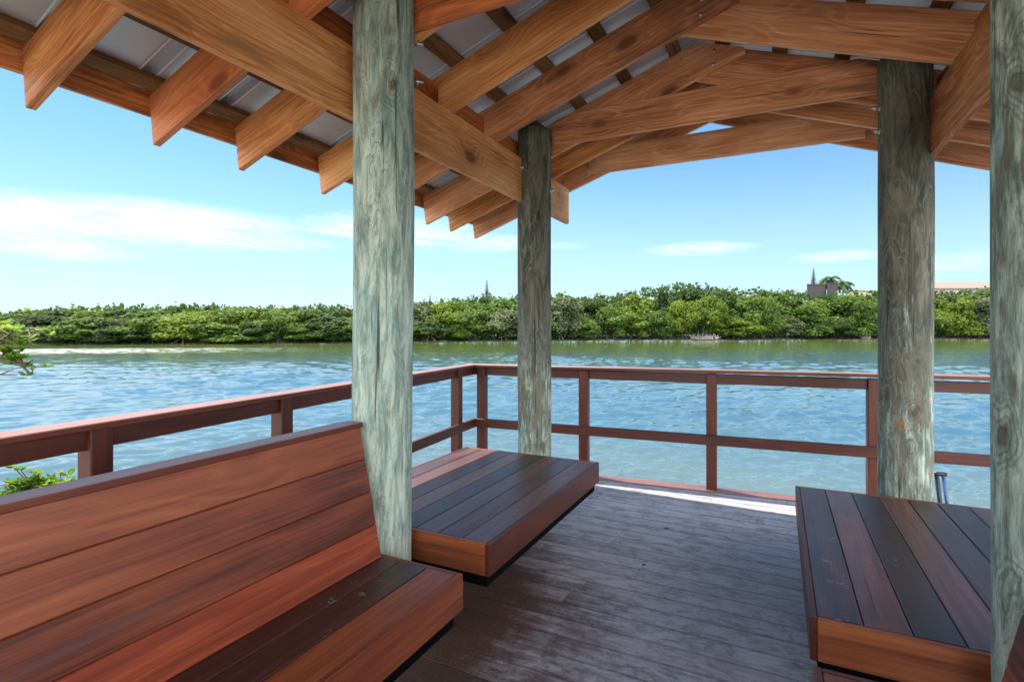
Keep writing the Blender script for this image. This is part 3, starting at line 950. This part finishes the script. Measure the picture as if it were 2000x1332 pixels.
house('white_house', c, WZ + 1, zat(604, 120), 'small white house corner among trees at the near pale pole edge', M['white_wall'], M['white_wall'], .5, .2)

# ================================================================== deck
# the deck rim is turned a few degrees against the pavilion
SL = 0.08
def back_y(x): return 5.105 + SL * x          # outer line of the back rail
def left_x(y): return -2.95 - 0.0944 * (y - 4.796)
root_deck = empty('deck', (0, 0, 0)); tag(root_deck, kind='structure')
mb = MB()
PITCH, WID = .1405, .1350
y = -2.6
while y < 5.35:
    yc = y + WID / 2
    xl = left_x(yc) + .06
    xr = 2.6
    # clip where the slanted back rim cuts the boards
    if back_y(xl) - .03 < y + WID:
        xl2 = (y + WID + .03 - 5.105) / SL
        xl = max(xl, xl2)
    if xl < xr - .3:
        # boards are laid in lengths
        x0 = xl; first = True
        while x0 < xr:
            L = random.uniform(2.2, 3.6) if not first else random.uniform(1.2, 3.6)
            first = False
            x1 = min(xr, x0 + L)
            mb.board((x0 + .001, yc, -.014), (1, 0, 0), (0, 1, 0), (0, 0, 1), x1 - x0 - .003, WID, .028, ch=.0015)
            x0 = x1
    y += PITCH
mb.build('deck_board', M['deck'], root_deck)
# rim boards and joists under the deck
mb = MB()
bl = Vector((-2.95, back_y(-2.95), 0))
br = Vector((2.7, back_y(2.7), 0))
Ab = (br - bl).normalized(); Nb = Vector((-Ab.y, Ab.x, 0))
mb.board(bl - Nb * .085 + Vector((0, 0, -.006)), Ab, Nb, (0, 0, 1), (br - bl).length, .17, .022, ch=.003)
mb.board(bl + Nb * .019 + Vector((0, 0, -.14)), Ab, (0, 0, 1), Nb, (br - bl).length, .26, .036)
fl = Vector((left_x(-2.6), -2.6, 0)); Al = (bl - fl).normalized(); Nl = Vector((Al.y, -Al.x, 0))
mb.board(fl + Nl * .03 + Vector((0, 0, -.155)), Al, (0, 0, 1), Nl, (bl - fl).length, .25, .036)
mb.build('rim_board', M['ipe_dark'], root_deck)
mb = MB()
for k in range(8):
    xx = -2.3 + k * .62
    mb.board((xx, -2.6, -.12), (0, 1, 0), (0, 0, 1), (1, 0, 0), 7.0, .18, .04)
mb.build('joist', M['treated'], root_deck)
mb = MB()
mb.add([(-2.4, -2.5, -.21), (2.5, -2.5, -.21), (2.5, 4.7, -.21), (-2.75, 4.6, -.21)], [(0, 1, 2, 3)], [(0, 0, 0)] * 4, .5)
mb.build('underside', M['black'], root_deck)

# ================================================================== railing
rail = empty('deck_railing', (-.5, 4.9, 0))
tag(rail, 'dark red wooden deck railing along the water, with square posts and a middle rail', 'railing')
ZC = 1.053
# cap
def capz(x): return 1.0614 + .0053 * (x + .5)
mb = MB()
p0 = Vector((bl.x, bl.y, capz(bl.x) - .014)); p1 = Vector((br.x, br.y, capz(br.x) - .014))
A1 = (p1 - p0).normalized()
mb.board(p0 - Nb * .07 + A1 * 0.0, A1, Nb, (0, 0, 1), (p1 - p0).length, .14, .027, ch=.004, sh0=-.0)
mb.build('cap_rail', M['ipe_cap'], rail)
mb = MB()
q0 = Vector((fl.x, fl.y, 1.053 - .0145)); q1 = Vector((bl.x, bl.y, p0.z - .0005)); A2 = (q1 - q0).normalized()
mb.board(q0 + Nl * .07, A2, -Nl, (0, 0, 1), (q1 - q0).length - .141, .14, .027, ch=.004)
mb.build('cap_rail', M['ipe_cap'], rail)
# board under the cap, inner lower rail
def rails(pa, pb, N, inset, z, h, t, name, ea=0., eb=0.):
    A = (pb - pa).normalized()
    mb = MB()
    mb.board(pa + N * inset + Vector((0, 0, z)) + A * ea, A, (0, 0, 1), N, (pb - pa).length - ea - eb, h, t, ch=.004)
    return mb.build(name, M['ipe_rail'], rail)
a0, a1 = Vector((bl.x, bl.y, 0)), Vector((br.x, br.y, 0))
b0, b1 = Vector((fl.x, fl.y, 0)), Vector((bl.x, bl.y, 0))
rails(a0, a1, -Nb, .070, ZC - .027 - .046, .086, .036, 'top_rail', .05, 0)
rails(b0, b1, Nl, .070, ZC - .027 - .047, .086, .036, 'top_rail', 0, .09)
rails(a0, a1, -Nb, .128, .448, .088, .036, 'mid_rail', .110, 0)
rails(b0, b1, Nl, .128, .448, .088, .036, 'mid_rail', 0, .147)
def rpost(c, A, N):
    mb = MB()
    mb.board(Vector((c.x, c.y, -.20)), (0, 0, 1), A, N, ZC - .029 + .20, .089, .089, ch=.005)
    mb.build('post', M['ipe_rail'], rail)
for x in (942, 1141, 1390, 1706, 1992, 2300):
    Z = depth_on_line(x, bl.x - Nb.x * .07, bl.y - Nb.y * .07, Ab.x, Ab.y)
    p = at(x, 638, Z)
    rpost(p, Ab, Nb)
for x in (892, 733, 551, 187, -700, -1900):
    Z = depth_on_line(x, bl.x + Nl.x * .07, bl.y + Nl.y * .07, Al.x, Al.y)
    if Z < 0: continue
    rpost(at(x, 638, Z), Al, Nl)

# ================================================================== benches
SEAT = .45
def platform_bench(x0, x1, y0, y1, label, warm_side):
    """low wide platform; planks run along y"""
    root = empty('platform_bench', ((x0 + x1) / 2, (y0 + y1) / 2, 0)); tag(root, label, 'bench', 'wide platform benches by the railing')
    mb = MB(); n = 8; ft = .022
    w_ = (x1 - x0 - 2 * ft) / n
    for i in range(n):
        mb.board((x0 + ft + w_ * (i + .5), y0 + ft + .001, SEAT - .0125), (0, 1, 0), (1, 0, 0), (0, 0, 1), y1 - y0 - 2 * ft - .002, w_ - .004, .025, ch=.003,
                 tone=[.25, .6, .35, .8, .15, .55, .3, .7][i] if warm_side < 0 else [.35, .75, .1, .6, .3, .15, .5, .3][i])
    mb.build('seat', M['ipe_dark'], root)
    for xx in (x0 + ft / 2, x1 - ft / 2):
        mb = MB(); mb.board((xx, y0, SEAT - .0725), (0, 1, 0), (0, 0, 1), (1, 0, 0), y1 - y0, .145, ft, ch=.003)
        mb.build('side_board', M['ipe_rail'], root)
    for yy in (y0 + ft / 2, y1 - ft / 2):
        mb = MB(); mb.board((x0 + ft + .0005, yy, SEAT - .0725), (1, 0, 0), (0, 0, 1), (0, 1, 0), x1 - x0 - 2 * ft - .001, .1445, ft, ch=.003)
        o = mb.build('end_board', M['ipe_glow'], root); o['label'] = 'orange brown end board, bounced glow in its colour'
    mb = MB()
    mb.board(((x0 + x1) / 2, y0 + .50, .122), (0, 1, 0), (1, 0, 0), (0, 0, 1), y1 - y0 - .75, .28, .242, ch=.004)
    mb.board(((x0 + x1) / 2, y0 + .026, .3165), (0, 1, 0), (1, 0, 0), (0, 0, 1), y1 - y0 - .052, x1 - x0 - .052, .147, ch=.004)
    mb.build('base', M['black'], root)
    return root
platform_bench(-2.300, -1.168, 2.100, 3.752, 'wide dark platform bench behind the near pale pole, its far left planks in sun', -1)
platform_bench(.098, 1.230, 2.072, 3.752, 'wide platform bench of dark bluish planks in front of the dark right pole', 1)

def backed_bench(xf, sgn, y0, y1, label, cut=0):
    """bench with leaning back; xf = front edge, sgn = -1 when the back lies towards -x"""
    root = empty('backed_bench', (xf, (y0 + y1) / 2, 0)); tag(root, label, 'bench', 'benches with leaning backs near the camera')
    ft = .022
    mb = MB()
    L = y1 - y0 - ft - .001
    xs = [.022, .160, .298, .4]
    tones = [.95, .12, .30]
    for i in range(3):
        w_ = xs[i + 1] - xs[i] if i < 2 else .14
        mb.board((xf + sgn * (xs[i] + w_ / 2), y0, SEAT - .0125), (0, 1, 0), (1, 0, 0), (0, 0, 1), L, w_ - .004, .025, tone=tones[i])
    mb2 = MB(); mb2.v, mb2.f, mb2.gc, mb2.tone, mb2.smooth = mb.v[:24], [f for f in mb.f if max(f) < 24], mb.gc[:24], mb.tone[:24], mb.smooth[:sum(1 for f in mb.f if max(f) < 24)]
    o = mb2.build('front_plank', M['ipe'], root)
    mb3 = MB(); mb3.v = mb.v[24:]; mb3.f = [tuple(i - 24 for i in f) for f in mb.f if min(f) >= 24]; mb3.gc = mb.gc[24:]; mb3.tone = mb.tone[24:]; mb3.smooth = [False] * len(mb3.f)
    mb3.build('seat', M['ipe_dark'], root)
    mb = MB()
    mb.board((xf + sgn * ft / 2, y0, SEAT - .0725), (0, 1, 0), (0, 0, 1), (1, 0, 0), y1 - y0, .145, ft, ch=.003, tone=.6)
    mb.build('front_board', M['ipe'], root); mb = MB()
    mb.board((xf + sgn * (ft + .0005), y1 - ft / 2, SEAT - .0725), (sgn, 0, 0), (0, 0, 1), (0, 1, 0), .43, .1445, ft, ch=.003, tone=.4)
    mb.build('end_board', M['ipe'], root)
    # backrest: foot to top
    foot = Vector((xf + sgn * .392, 0, SEAT + .002)); top = Vector((xf + sgn * .512, 0, 1.000))
    up = (top - foot); H = up.length; up.normalize()
    N = Vector((-sgn * up.z, 0, sgn * up.x)) ; N = Vector((up.z * -sgn, 0, abs(up.x)))   # towards the sitter
    n = 4; w_ = H / n
    mb = MB(); mbr = MB()
    for i in range(n):
        c = foot + up * (w_ * (i + .5)) - N * .0125
        tgt = mbr if i == 0 else mb
        tgt.board((c.x, y0, c.z), (0, 1, 0), up, N, y1 - y0 - .03, w_ - .0012, .025, ch=.0035, tone=[.5, .35, .55, .85][i])
    mb.build('backrest', M['ipe'], root)
    o = mbr.build('lower_back_plank', M['ipe_red'], root); o['label'] = 'bright red brown plank'
    mb = MB()
    c = foot + up * (H + .0075)
    mb.board((c.x + sgn * .035, y0, c.z + .002), (0, 1, 0), (1, 0, 0), (0, 0, 1), y1 - y0 - .025, .095, .022, tone=.5)
    mb.build('back_cap', M['ipe_cap'], root)  # pale top carries the sky's reflection in its colour
    for yy in [y1 - .05, (y0 + y1) / 2, y0 + .1]:
        c = foot + up * (H / 2) - N * .045
        mb = MB(); mb.board((foot.x - N.x * .048, yy, foot.z - .1), up, N, (0, 1, 0), H + .09, .04, .04)
        mb.build('back_support', M['ipe_rail'], root)
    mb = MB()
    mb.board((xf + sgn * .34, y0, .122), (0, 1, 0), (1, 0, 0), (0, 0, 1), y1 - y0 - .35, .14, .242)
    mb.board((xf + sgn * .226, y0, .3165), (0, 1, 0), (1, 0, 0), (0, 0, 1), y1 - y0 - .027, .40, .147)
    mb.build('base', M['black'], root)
backed_bench(-1.130, -1, -.9, 1.818, 'red brown bench with a high leaning plank back at the lower left')
backed_bench(.092, 1, -.9, 1.784, 'bench with a plank back at the lower right, mostly out of frame')

# ================================================================== pavilion
XR, ZR, PT = -.51, 3.212, .35       # ridge line, rafter underside at the ridge, pitch
PD = .262                           # plumb depth of a rafter
def zb(x): return ZR - PT * abs(x - XR)
pav = empty('pavilion', (XR, 2.9, 0))
tag(pav, 'open timber pavilion on round poles, orange rafters under a metal gable roof', 'pavilion')
EAVE = 2.399                        # horizontal run from ridge to rafter tail
YT = [-2.3, -1.7, -1.1, -.55, .0, .57, 1.115, 1.633, 2.117, 2.758, 3.330, 4.000, 4.400, 4.870]
TIES = {2.117: (2.862, -.042), 4.000: (2.885, -.042), 4.870: (2.880, -.042), -.55: (2.87, -.042)}
MATS = ['cedar', 'cedar', 'cedar', 'cedar', 'cedar', 'cedar', 'cedar', 'cedar_red', 'cedar', 'cedar', 'cedar_pink', 'cedar_pink', 'cedar', 'cedar_pink']
for i, yt in enumerate(YT):
    for sgn in (-1, 1):
        y0 = yt - .019 + (0 if sgn < 0 else .0385)
        e = XR + sgn * EAVE
        ze = zb(e)
        lap = .30
        poly = [(e - sgn * .030, ze + .010 * .35), (e + sgn * .004, ze + PD), (XR, ZR + PD), (XR - sgn * lap, ZR + PD - PT * lap - .004),
                (XR - sgn * (lap + .012), ZR + PT * (lap + .012))]
        mb = MB(); mb.prism(poly, y0, .038, (sgn, -PT))
        rb = mb.build('rafter', M[MATS[i] if sgn < 0 else ('cedar_pink' if i > 8 else 'cedar')], pav)
        if yt > 3 or yt < 0:
            if sgn < 0:
                for dx, dz in ((.10, .075), (.11, .165)):
                    mb = MB()
                    p = Vector((XR + dx, y0 - .006, ZR + dz))
                    mb.tube([p, p + Vector((0, .008, 0))], .014, 10)
                    mb.build('bolt', M['steel'], rb)
    if yt in TIES:
        zt, dy = TIES[yt]
        zu = zt + .232
        hb = (ZR - zt) / PT; ht = (ZR + PD - .02 - zu) / PT
        poly = [(XR - hb, zt), (XR - max(ht, hb - .1), zu), (XR + max(ht, hb - .1), zu), (XR + hb, zt)]
        he = hb + .16; ze_ = ZR + PD - .02 - PT * he
        poly = [(XR - he, zt), (XR - he, ze_), (XR - ht, zu), (XR + ht, zu), (XR + he, ze_), (XR + he, zt)]
        mb = MB(); mb.prism(poly, yt - .019 + dy, .038, (1, 0))
        mb.build('collar_tie', M['cedar_red' if yt == 2.117 else 'cedar_pink'], pav)
# long beams carrying the rafters
for sgn in (-1, 1):
    xi = -1.800 if sgn < 0 else .782
    zt = zb(xi) + .004
    mb = MB()
    mb.board((xi + sgn * .0195, -2.6, zt - .168), (0, 1, 0), (0, 0, 1), (1, 0, 0), 2.6 + 4.82, .336, .038, ch=.004)
    o = mb.build('beam', M['cedar'], pav)
# blocking between the rafters just outside the beams
for sgn in (-1, 1):
    for a, b_ in zip(YT[:-1], YT[1:]):
        xb_ = (-1.90 if sgn < 0 else .88)
        ya = a + (.021 if sgn < 0 else .060); L = b_ - a - .042
        mb = MB(); mb.board((xb_, ya, zb(xb_) + .115), (0, 1, 0), (0, 0, 1), (1, 0, 0), L, .19, .036)
        mb.build('blocking', M['cedar_red'], pav)
for sgn in (-1, 1):
    xe = XR + sgn * (EAVE + .024)
    mb = MB()
    mb.board((xe, -2.45, zb(xe) + PD - .0255), (0, 1, 0), (0, 0, 1), (1, 0, 0), 2.45 + 4.93, .129, .030)
    mb.build('fascia', M['cedar'], pav)
# purlins
for sgn in (-1, 1):
    for k in range(7):
        xx = XR + sgn * (.16 + .362 * k)
        z_ = zb(xx) + PD + .0200
        ax = Vector((sgn, 0, -PT)).normalized(); nz = Vector((sgn * PT, 0, 1)).normalized()
        mb = MB()
        mb.board((xx, -2.45, z_), (0, 1, 0), ax, nz, 2.45 + 4.92, .089, .036)
        mb.build('purlin', M['treated'], pav)
# metal roof panels with raised seams
for sgn in (-1, 1):
    mb = MB(); ms = MB()
    nx = 2
    xa, xb_ = XR, XR + sgn * (EAVE + .075)
    za, zb_ = ZR + PD + .042, zb(XR + sgn * (EAVE + .075)) + PD + .042
    prof = []
    yy = -2.5
    while yy < 4.98:
        prof += [(yy, 0), (yy + .33, 0), (yy + .343, .032), (yy + .387, .032), (yy + .400, 0)]
        yy += .41
    prof = [p for p in prof if p[0] < 4.94] + [(4.94, 0)]
    vs = []
    for (X, Zz) in ((xa, za), (xb_, zb_)):
        for (py, pz) in prof: vs.append((X, py, Zz + pz))
    n = len(prof)
    fs = [(i, i + 1, n + i + 1, n + i) for i in range(n - 1)]
    mb.add(vs, fs, vs, .5)
    o = mb.build('roof_panel', M['sheet'], pav)
    so = o.modifiers.new('thick', 'SOLIDIFY'); so.thickness = .0012; so.offset = 1
    yy = -2.5
    while yy < 4.7:
        for q in (.322, .402):
            A = Vector((sgn, 0, -PT)).normalized()
            ms.board((XR + sgn * .02, yy + q, ZR + PD + .0405 - .004 - PT * .02), A, (0, 1, 0), Vector((sgn * PT, 0, 1)).normalized(), (EAVE + .05) / A.x / sgn if False else (EAVE + .05) * math.hypot(1, PT), .009, .003, ch=.0005)
        yy += .41
    ms.build('seam_glint', M['seam_glint'], pav)
# ridge cap
mb = MB()
for sgn in (-1, 1):
    ax = Vector((sgn, 0, -PT)).normalized(); nz = Vector((sgn * PT, 0, 1)).normalized()
    mb.board(Vector((XR, -2.5, ZR + PD + .079)) + ax * .076, (0, 1, 0), ax, nz, 7.44, .15, .002, ch=.0005)
mb.build('ridge_cap', M['sheet'], pav)

# poles
def pole(x, y, r, top, tone, seed, prof=None, lean=(0, 0)):
    mb = MB(); seg, nz_ = 40, 60
    zb0 = WZ - .6
    vs, gc, fs = [], [], []
    for j in range(nz_ + 1):
        z = zb0 + (top - zb0) * j / nz_
        rr = r * (prof(z) if prof else 1)
        ox = lean[0] * z + .004 * mnoise.noise(Vector((seed, 0, z * .8)))
        oy = lean[1] * z + .004 * mnoise.noise(Vector((seed, 5, z * .8)))
        for k in range(seg):
            a = 2 * math.pi * k / seg
            q = rr * (1 + .022 * mnoise.noise(Vector((math.cos(a) * 1.5 + seed, math.sin(a) * 1.5, z * 1.2))) + .010 * mnoise.noise(Vector((math.cos(a) * 5 + seed, math.sin(a) * 5, z * 2.5))))
            px_, py_ = x + ox + math.cos(a) * q, y + oy + math.sin(a) * q
            vs.append((px_, py_, z))
            gc.append((math.cos(a) * r + seed * 3.1, math.sin(a) * r, z + seed * 7))
    for j in range(nz_):
        for k in range(seg):
            k2 = (k + 1) % seg
            fs.append((j * seg + k, j * seg + k2, (j + 1) * seg + k2, (j + 1) * seg + k))
    fs.append(tuple(nz_ * seg + k for k in range(seg)))
    mb.add(vs, fs, gc, tone, True)
    return mb.build('pole', M['pole'], pav, loc=(x, y, 0))
def p_near(z): return 1.0 if z > 1.0 else 1.0 - .07 * (1.0 - z)
pL = pole(-1.665, 1.960, .139, 3.04, .02, 1.0, p_near, lean=(.003, .0))
pL['label'] = 'pale green near left pole'
pRL = pole(-1.745, 3.885, .134, 3.00, .46, 2.3)
pRL['label'] = 'dark weathered rear left pole'
pRR = pole(.680, 3.885, .136, 3.045, .44, 3.7)
pRR['label'] = 'dark mottled rear right pole'
pR = pole(.684, 1.960, .139, 3.04, .16, 5.2)
pR['label'] = 'pale green near right pole at the picture edge'
def bolt(pl, p, d, L=.05, r=.007):
    mb = MB(); p = Vector(p); d = Vector(d).normalized()
    mb.tube([p, p + d * L], r, 8)
    mb.tube([p + d * (L * .35), p + d * (L * .35 + .010)], r * 2.0, 6)
    mb.tube([p - d * .001, p + d * .003], r * 2.8, 12)
    mb.build('bolt', M['steel'], pl)
for z in (2.785, 2.605):
    bolt(pL, (-1.553, 2.045, z), (.72, .5, 0))
bolt(pL, (-1.80, 1.90, 2.99), (-.7, -.7, 0))
for z in (2.80,):
    bolt(pRL, (-1.80, 3.765, z - .11), (-.3, -1, 0), .05)
bolt(pRL, (-1.615, 3.91, 2.52), (1, .1, 0), .03)
bolt(pRR, (.55, 3.86, 2.76), (-1, -.15, 0), .045)
bolt(pRR, (.55, 3.86, 2.62), (-1, -.15, 0), .030)
mb = MB()
mb.tube([(-1.885, 3.93, .40), (-1.90, 3.93, .50), (-1.895, 3.93, .60), (-1.915, 3.92, .64), (-1.93, 3.92, .63)], [.010, .008, .008, .012, .008], 7)
mb.build('cord_hook', M['ladder_black'], pRL)
# small orange stamp marks on the dark right pole
mb = MB()
import itertools
for k, (du, h, wd) in enumerate([(-.012, .040, .005), (.004, .045, .005), (.012, .020, .014), (.024, .040, .005)]):
    a = math.radians(-112) + du / .136
    n = Vector((math.cos(a), math.sin(a), 0)); sd_ = Vector((-n.y, n.x, 0))
    c = Vector((.680, 3.885, .87)) + n * .1372 + Vector((0, 0, (.045 - h) / 2 + .002))
    mb.board(c - Vector((0, 0, h / 2)), (0, 0, 1), sd_, n, h, wd, .002, ch=.0004)
mb.build('stamp_mark', M['rust'], pRR)

# ladder grab rail over the deck edge, right of the dark pole
lad = empty('dock_ladder', at(1842, 985, 4.3)); tag(lad, 'black and blue ladder handrail beyond the deck edge beside the dark right pole', 'ladder')
Zl = 4.3
mb = MB()
t0, t1 = at(1829, 925, Zl), at(1842, 926, Zl)
b0_, b1_ = at(1842, 1030, Zl + .1), at(1856, 1030, Zl + .1)
mb.tube([b0_ - Vector((0, 0, 1.6)), b0_, t0], .016, 8)
mb.build('rail', M['ladder_black'], lad)
mb = MB(); mb.tube([b1_ - Vector((0, 0, 1.6)), b1_, t1], .014, 8); mb.build('rail', M['ladder_blue'], lad)
mb = MB(); d = (t1 - t0).normalized(); mb.tube([t0 - d * .02, t1 + d * .02], .018, 8); mb.build('grip', M['ladder_black'], lad)
mb = MB()
for k in range(4):
    zz = -.35 - k * .3
    mb.tube([Vector((b0_.x, b0_.y, zz)), Vector((b1_.x, b1_.y, zz))], .012, 6)
mb.build('rung', M['ladder_black'], lad)

# ================================================================== near bank at the left and its mangrove shrubs
mb = MB()
vs, fs = [], []
nx_, ny_ = 16, 22
for i in range(nx_):
    for j in range(ny_):
        X = -9.5 + 6.4 * i / (nx_ - 1); Y = -12 + 13.2 * j / (ny_ - 1)
        e = min(i, nx_ - 1 - i, ny_ - 1 - j) / 3
        vs.append((X, Y, WZ - .25 + .4 * min(1, e) + .08 * mnoise.noise(Vector((X, Y, 0)))))
for i in range(nx_ - 1):
    for j in range(ny_ - 1):
        fs.append((i * ny_ + j, (i + 1) * ny_ + j, (i + 1) * ny_ + j + 1, i * ny_ + j + 1))
mb.add(vs, fs, vs, .5, True)
tag(mb.build('near_bank', M['mud']), kind='structure')

mb = MB()
mb.add([(-14, -40, -.32), (16, -40, -.32), (16, -3.2, -.32), (-14, -3.2, -.32), (-14, -3.0, -1.6), (16, -3.0, -1.6)],
       [(0, 1, 2, 3), (3, 2, 5, 4)], [(0, 0, 0)] * 6, .5)
M['sand'] = flat('bounce_sand', (.58, .52, .42), .9, var=.15, scale=.8)  # pale material of the added unseen bounce ground
tag(mb.build('bounce_ground', M['sand']), kind='structure')  # added unseen pale ground behind the camera, bounces sun up to the ceiling

def leafy(name, base, sprays, stems, label, mats, seed, cat='shrub'):
    """sprays: (centre, radius, number, leaf length, pale?)"""
    rnd = random.Random(seed)
    root = empty(name, base); tag(root, label, cat)
    mb = MB()
    for pts, r0, r1 in stems:
        pts = [Vector(p) for p in pts]
        mb.tube(pts, [r0 + (r1 - r0) * i / (len(pts) - 1) for i in range(len(pts))], 6)
    def leaves(pale):
        v, f, tone = [], [], []
        for (c, rr, n_, L, pl) in sprays:
            if pl != pale: continue
            for _ in range(n_ // 6 + 1):
                cc = c + Vector((rnd.gauss(0, 1), rnd.gauss(0, 1), rnd.gauss(0, .75))) * rr * .62
                for q in range(6):
                    a = rnd.uniform(0, 6.28); up = rnd.uniform(.0, .95)
                    d = Vector((math.cos(a), math.sin(a), up)).normalized()
                    side = d.cross(Vector((rnd.gauss(0, .3), rnd.gauss(0, .3), 1))).normalized()
                    nn_ = side.cross(d)
                    l = L * rnd.uniform(.65, 1.1); wd = l * .24
                    b = len(v)
                    v += [cc, cc + d * l * .3 + side * wd, cc + d * l * .72 + side * wd * .95, cc + d * l, cc + d * l * .72 - side * wd * .95, cc + d * l * .3 - side * wd]
                    f.append((b, b + 1, b + 2, b + 3)); f.append((b, b + 3, b + 4, b + 5))
                    tt = min(1, max(0, rnd.gauss(.5, .25))); tone.extend([tt] * 6)
                e = cc - Vector((0, 0, .0))
                tgt = min((Vector(p) for pts, _, _ in stems for p in pts), key=lambda q: (q - cc).length)
                if (tgt - cc).length < .55: mb.tube([tgt, (tgt + cc) / 2 + Vector((0, 0, .015)), cc], [.005, .004, .0025], 4, cap=False)
        if not v: return
        me = bpy.data.meshes.new('leaves'); me.from_pydata([q - Vector(base) for q in v], [], f)
        a_ = me.attributes.new('tone', 'FLOAT', 'POINT'); a_.data.foreach_set('value', tone); me.materials.append(mats[1 if pale else 0])
        o = bpy.data.objects.new('leaves', me); COL.objects.link(o); o.parent = root
    leaves(False); leaves(True)
    mb.build('stem', M['bark'], root)
ZN = 3.5
A_ = lambda x, y, z=ZN: at(x, y, z)
base = Vector((-5.3, .75, WZ))
stems = [([base, A_(-60, 1050, 3.4), A_(-30, 1000), A_(20, 990), A_(75, 985)], .03, .008),
         ([base + Vector((.3, .1, 0)), A_(30, 1080, 3.5), A_(55, 1010), A_(70, 965)], .025, .006),
         ([base + Vector((.5, .1, 0)), A_(90, 1060, 3.6), A_(110, 985), A_(125, 968)], .02, .005)]
spr = [(A_(60, 948), .10, 150, .062, False), (A_(95, 952), .08, 90, .06, False), (A_(30, 972), .09, 90, .06, False), (A_(5, 985), .10, 90, .06, False), (A_(122, 962), .06, 50, .055, False), (A_(72, 960), .10, 130, .062, False), (A_(88, 955), .08, 70, .06, False), (A_(55, 965), .09, 80, .06, False), (A_(38, 985), .10, 90, .06, False),
       (A_(15, 1005), .10, 80, .06, False), (A_(80, 990), .10, 70, .055, False), (A_(126, 970), .065, 48, .055, False), (A_(10, 960), .10, 40, .05, True),
       (A_(25, 945), .08, 26, .05, True), (A_(112, 948), .07, 24, .05, True), (A_(55, 985), .08, 40, .055, True), (A_(95, 985), .07, 36, .05, True)]
leafy('mangrove_shrub', base, spr, stems, 'bright green leafy shrub below the left railing, above the bench back', (M['near_leaf'], M['near_leaf_pale']), 21)
base2 = Vector((-6.6, .1, WZ))
ZB = 3.9
stems = [([base2, Vector((-6.3, .4, .2)), A_(-220, 650, ZB), A_(-60, 690, ZB), A_(5, 700, ZB), A_(40, 712, ZB), A_(62, 732, ZB)], .06, .004),
         ([A_(-60, 690, ZB), A_(-20, 668, ZB), A_(20, 655, ZB), A_(55, 650, ZB)], .018, .004),
         ([A_(-60, 690, ZB), A_(0, 732, ZB), A_(34, 733, ZB)], .008, .003),
         ([A_(40, 712, ZB), A_(70, 717, ZB), A_(90, 716, ZB)], .004, .002)]
spr = [(A_(30, 690, ZB), .07, 50, .065, False), (A_(45, 700, ZB), .05, 30, .06, False), (A_(18, 688, ZB), .05, 24, .06, False), (A_(50, 716, ZB), .03, 14, .055, True),
       (A_(60, 730, ZB), .035, 14, .055, False), (A_(93, 716, ZB), .008, 3, .05, False), (A_(40, 650, ZB), .12, 70, .06, False), (A_(22, 645, ZB), .10, 50, .06, False),
       (A_(60, 655, ZB), .06, 26, .055, True), (A_(-15, 660, ZB), .14, 90, .06, False), (A_(-60, 670, ZB), .2, 120, .06, False), (A_(-110, 640, ZB), .3, 200, .06, False)]
leafy('mangrove_branch_tree', base2, spr, stems, 'slender tree whose leafy twig hangs in from the left edge over the water', (M['near_leaf'], M['near_leaf_pale']), 33, 'tree')

def splashes(pts, zf, name, label, seed):
    rnd = random.Random(seed); mb = MB()
    for (x, y, n_, sp, L) in pts:
        Z = (CAM_H - zf) * 1036 / (y - 638); c = at(x, y, Z); c.z = zf + .0012
        for _ in range(n_):
            p = c + Vector((rnd.gauss(0, sp), rnd.gauss(0, sp), 0)); a = rnd.uniform(0, 6.28)
            ln = L * rnd.uniform(.4, 1.2); wd = rnd.uniform(.0012, .0032)
            ring = []
            for k in range(7):
                t_ = 6.283 * k / 7
                q = Vector((math.cos(t_) * ln * .5, math.sin(t_) * wd, 0)) * rnd.uniform(.75, 1.2)
                ring.append(p + Vector((q.x * math.cos(a) - q.y * math.sin(a), q.x * math.sin(a) + q.y * math.cos(a), 0)))
            mb.add(ring, [tuple(range(7))], [(0, 0, 0)] * 7, .5)
    return mb
M['splash'] = flat('dried_salt', (.25, .235, .235), .8, var=.3, scale=40)
tag(splashes([(1108, 1038, 12, .010, .010), (1001, 1176, 8, .006, .010), (886, 1206, 8, .008, .008), (1100, 1250, 22, .09, .006), (1250, 1200, 26, .12, .006), (1400, 1150, 24, .14, .006)], .0004, 'x', '', 4)
    .build('salt_spots', M['splash']), 'small dried white salt and droppings spots on the deck boards', 'stains', kind='stuff')
for (pts, lab, sd_) in [([(1618, 1052, 16, .022, .020), (1612, 1096, 14, .018, .026), (1640, 1140, 14, .022, .024), (1735, 1100, 16, .035, .020), (1742, 1020, 8, .02, .022), (1690, 1096, 6, .01, .015), (1650, 1205, 6, .02, .02)],
                         'faint whitish scuffs on the planks of the platform bench before the dark right pole', 6),
                        ([(648, 1174, 12, .012, .020), (706, 1160, 8, .010, .018), (747, 1134, 5, .006, .012), (690, 1136, 5, .006, .010), (640, 1235, 6, .02, .008)],
                         'whitish scuffs on the dark seat of the backed bench beside the near pale pole', 7)]:
    tag(splashes(pts, SEAT, 'x', '', sd_).build('scuff_marks', M['splash']), lab, 'stains', kind='stuff')
# a few fallen leaves and bird droppings are marks of wear on the deck
mb = MB()
for (x, y) in ((1302, 1033), (1258, 1104), (1062, 1117)):
    Z = CAM_H * 1036 / (y - 638); p = at(x, y, Z); p.z = .003
    a = random.uniform(0, 3.14)
    d = Vector((math.cos(a), math.sin(a), 0)); s_ = Vector((-d.y, d.x, 0))
    mb.add([p - d * .022, p + s_ * .008 + Vector((0, 0, .006)), p + d * .022, p - s_ * .008 + Vector((0, 0, .002))], [(0, 1, 2, 3)], [(0, 0, 0)] * 4, .5)
tag(mb.build('fallen_leaves', M['dry_leaf']), 'scattered small dry brown leaves lying on the weathered deck', 'leaves', kind='stuff')
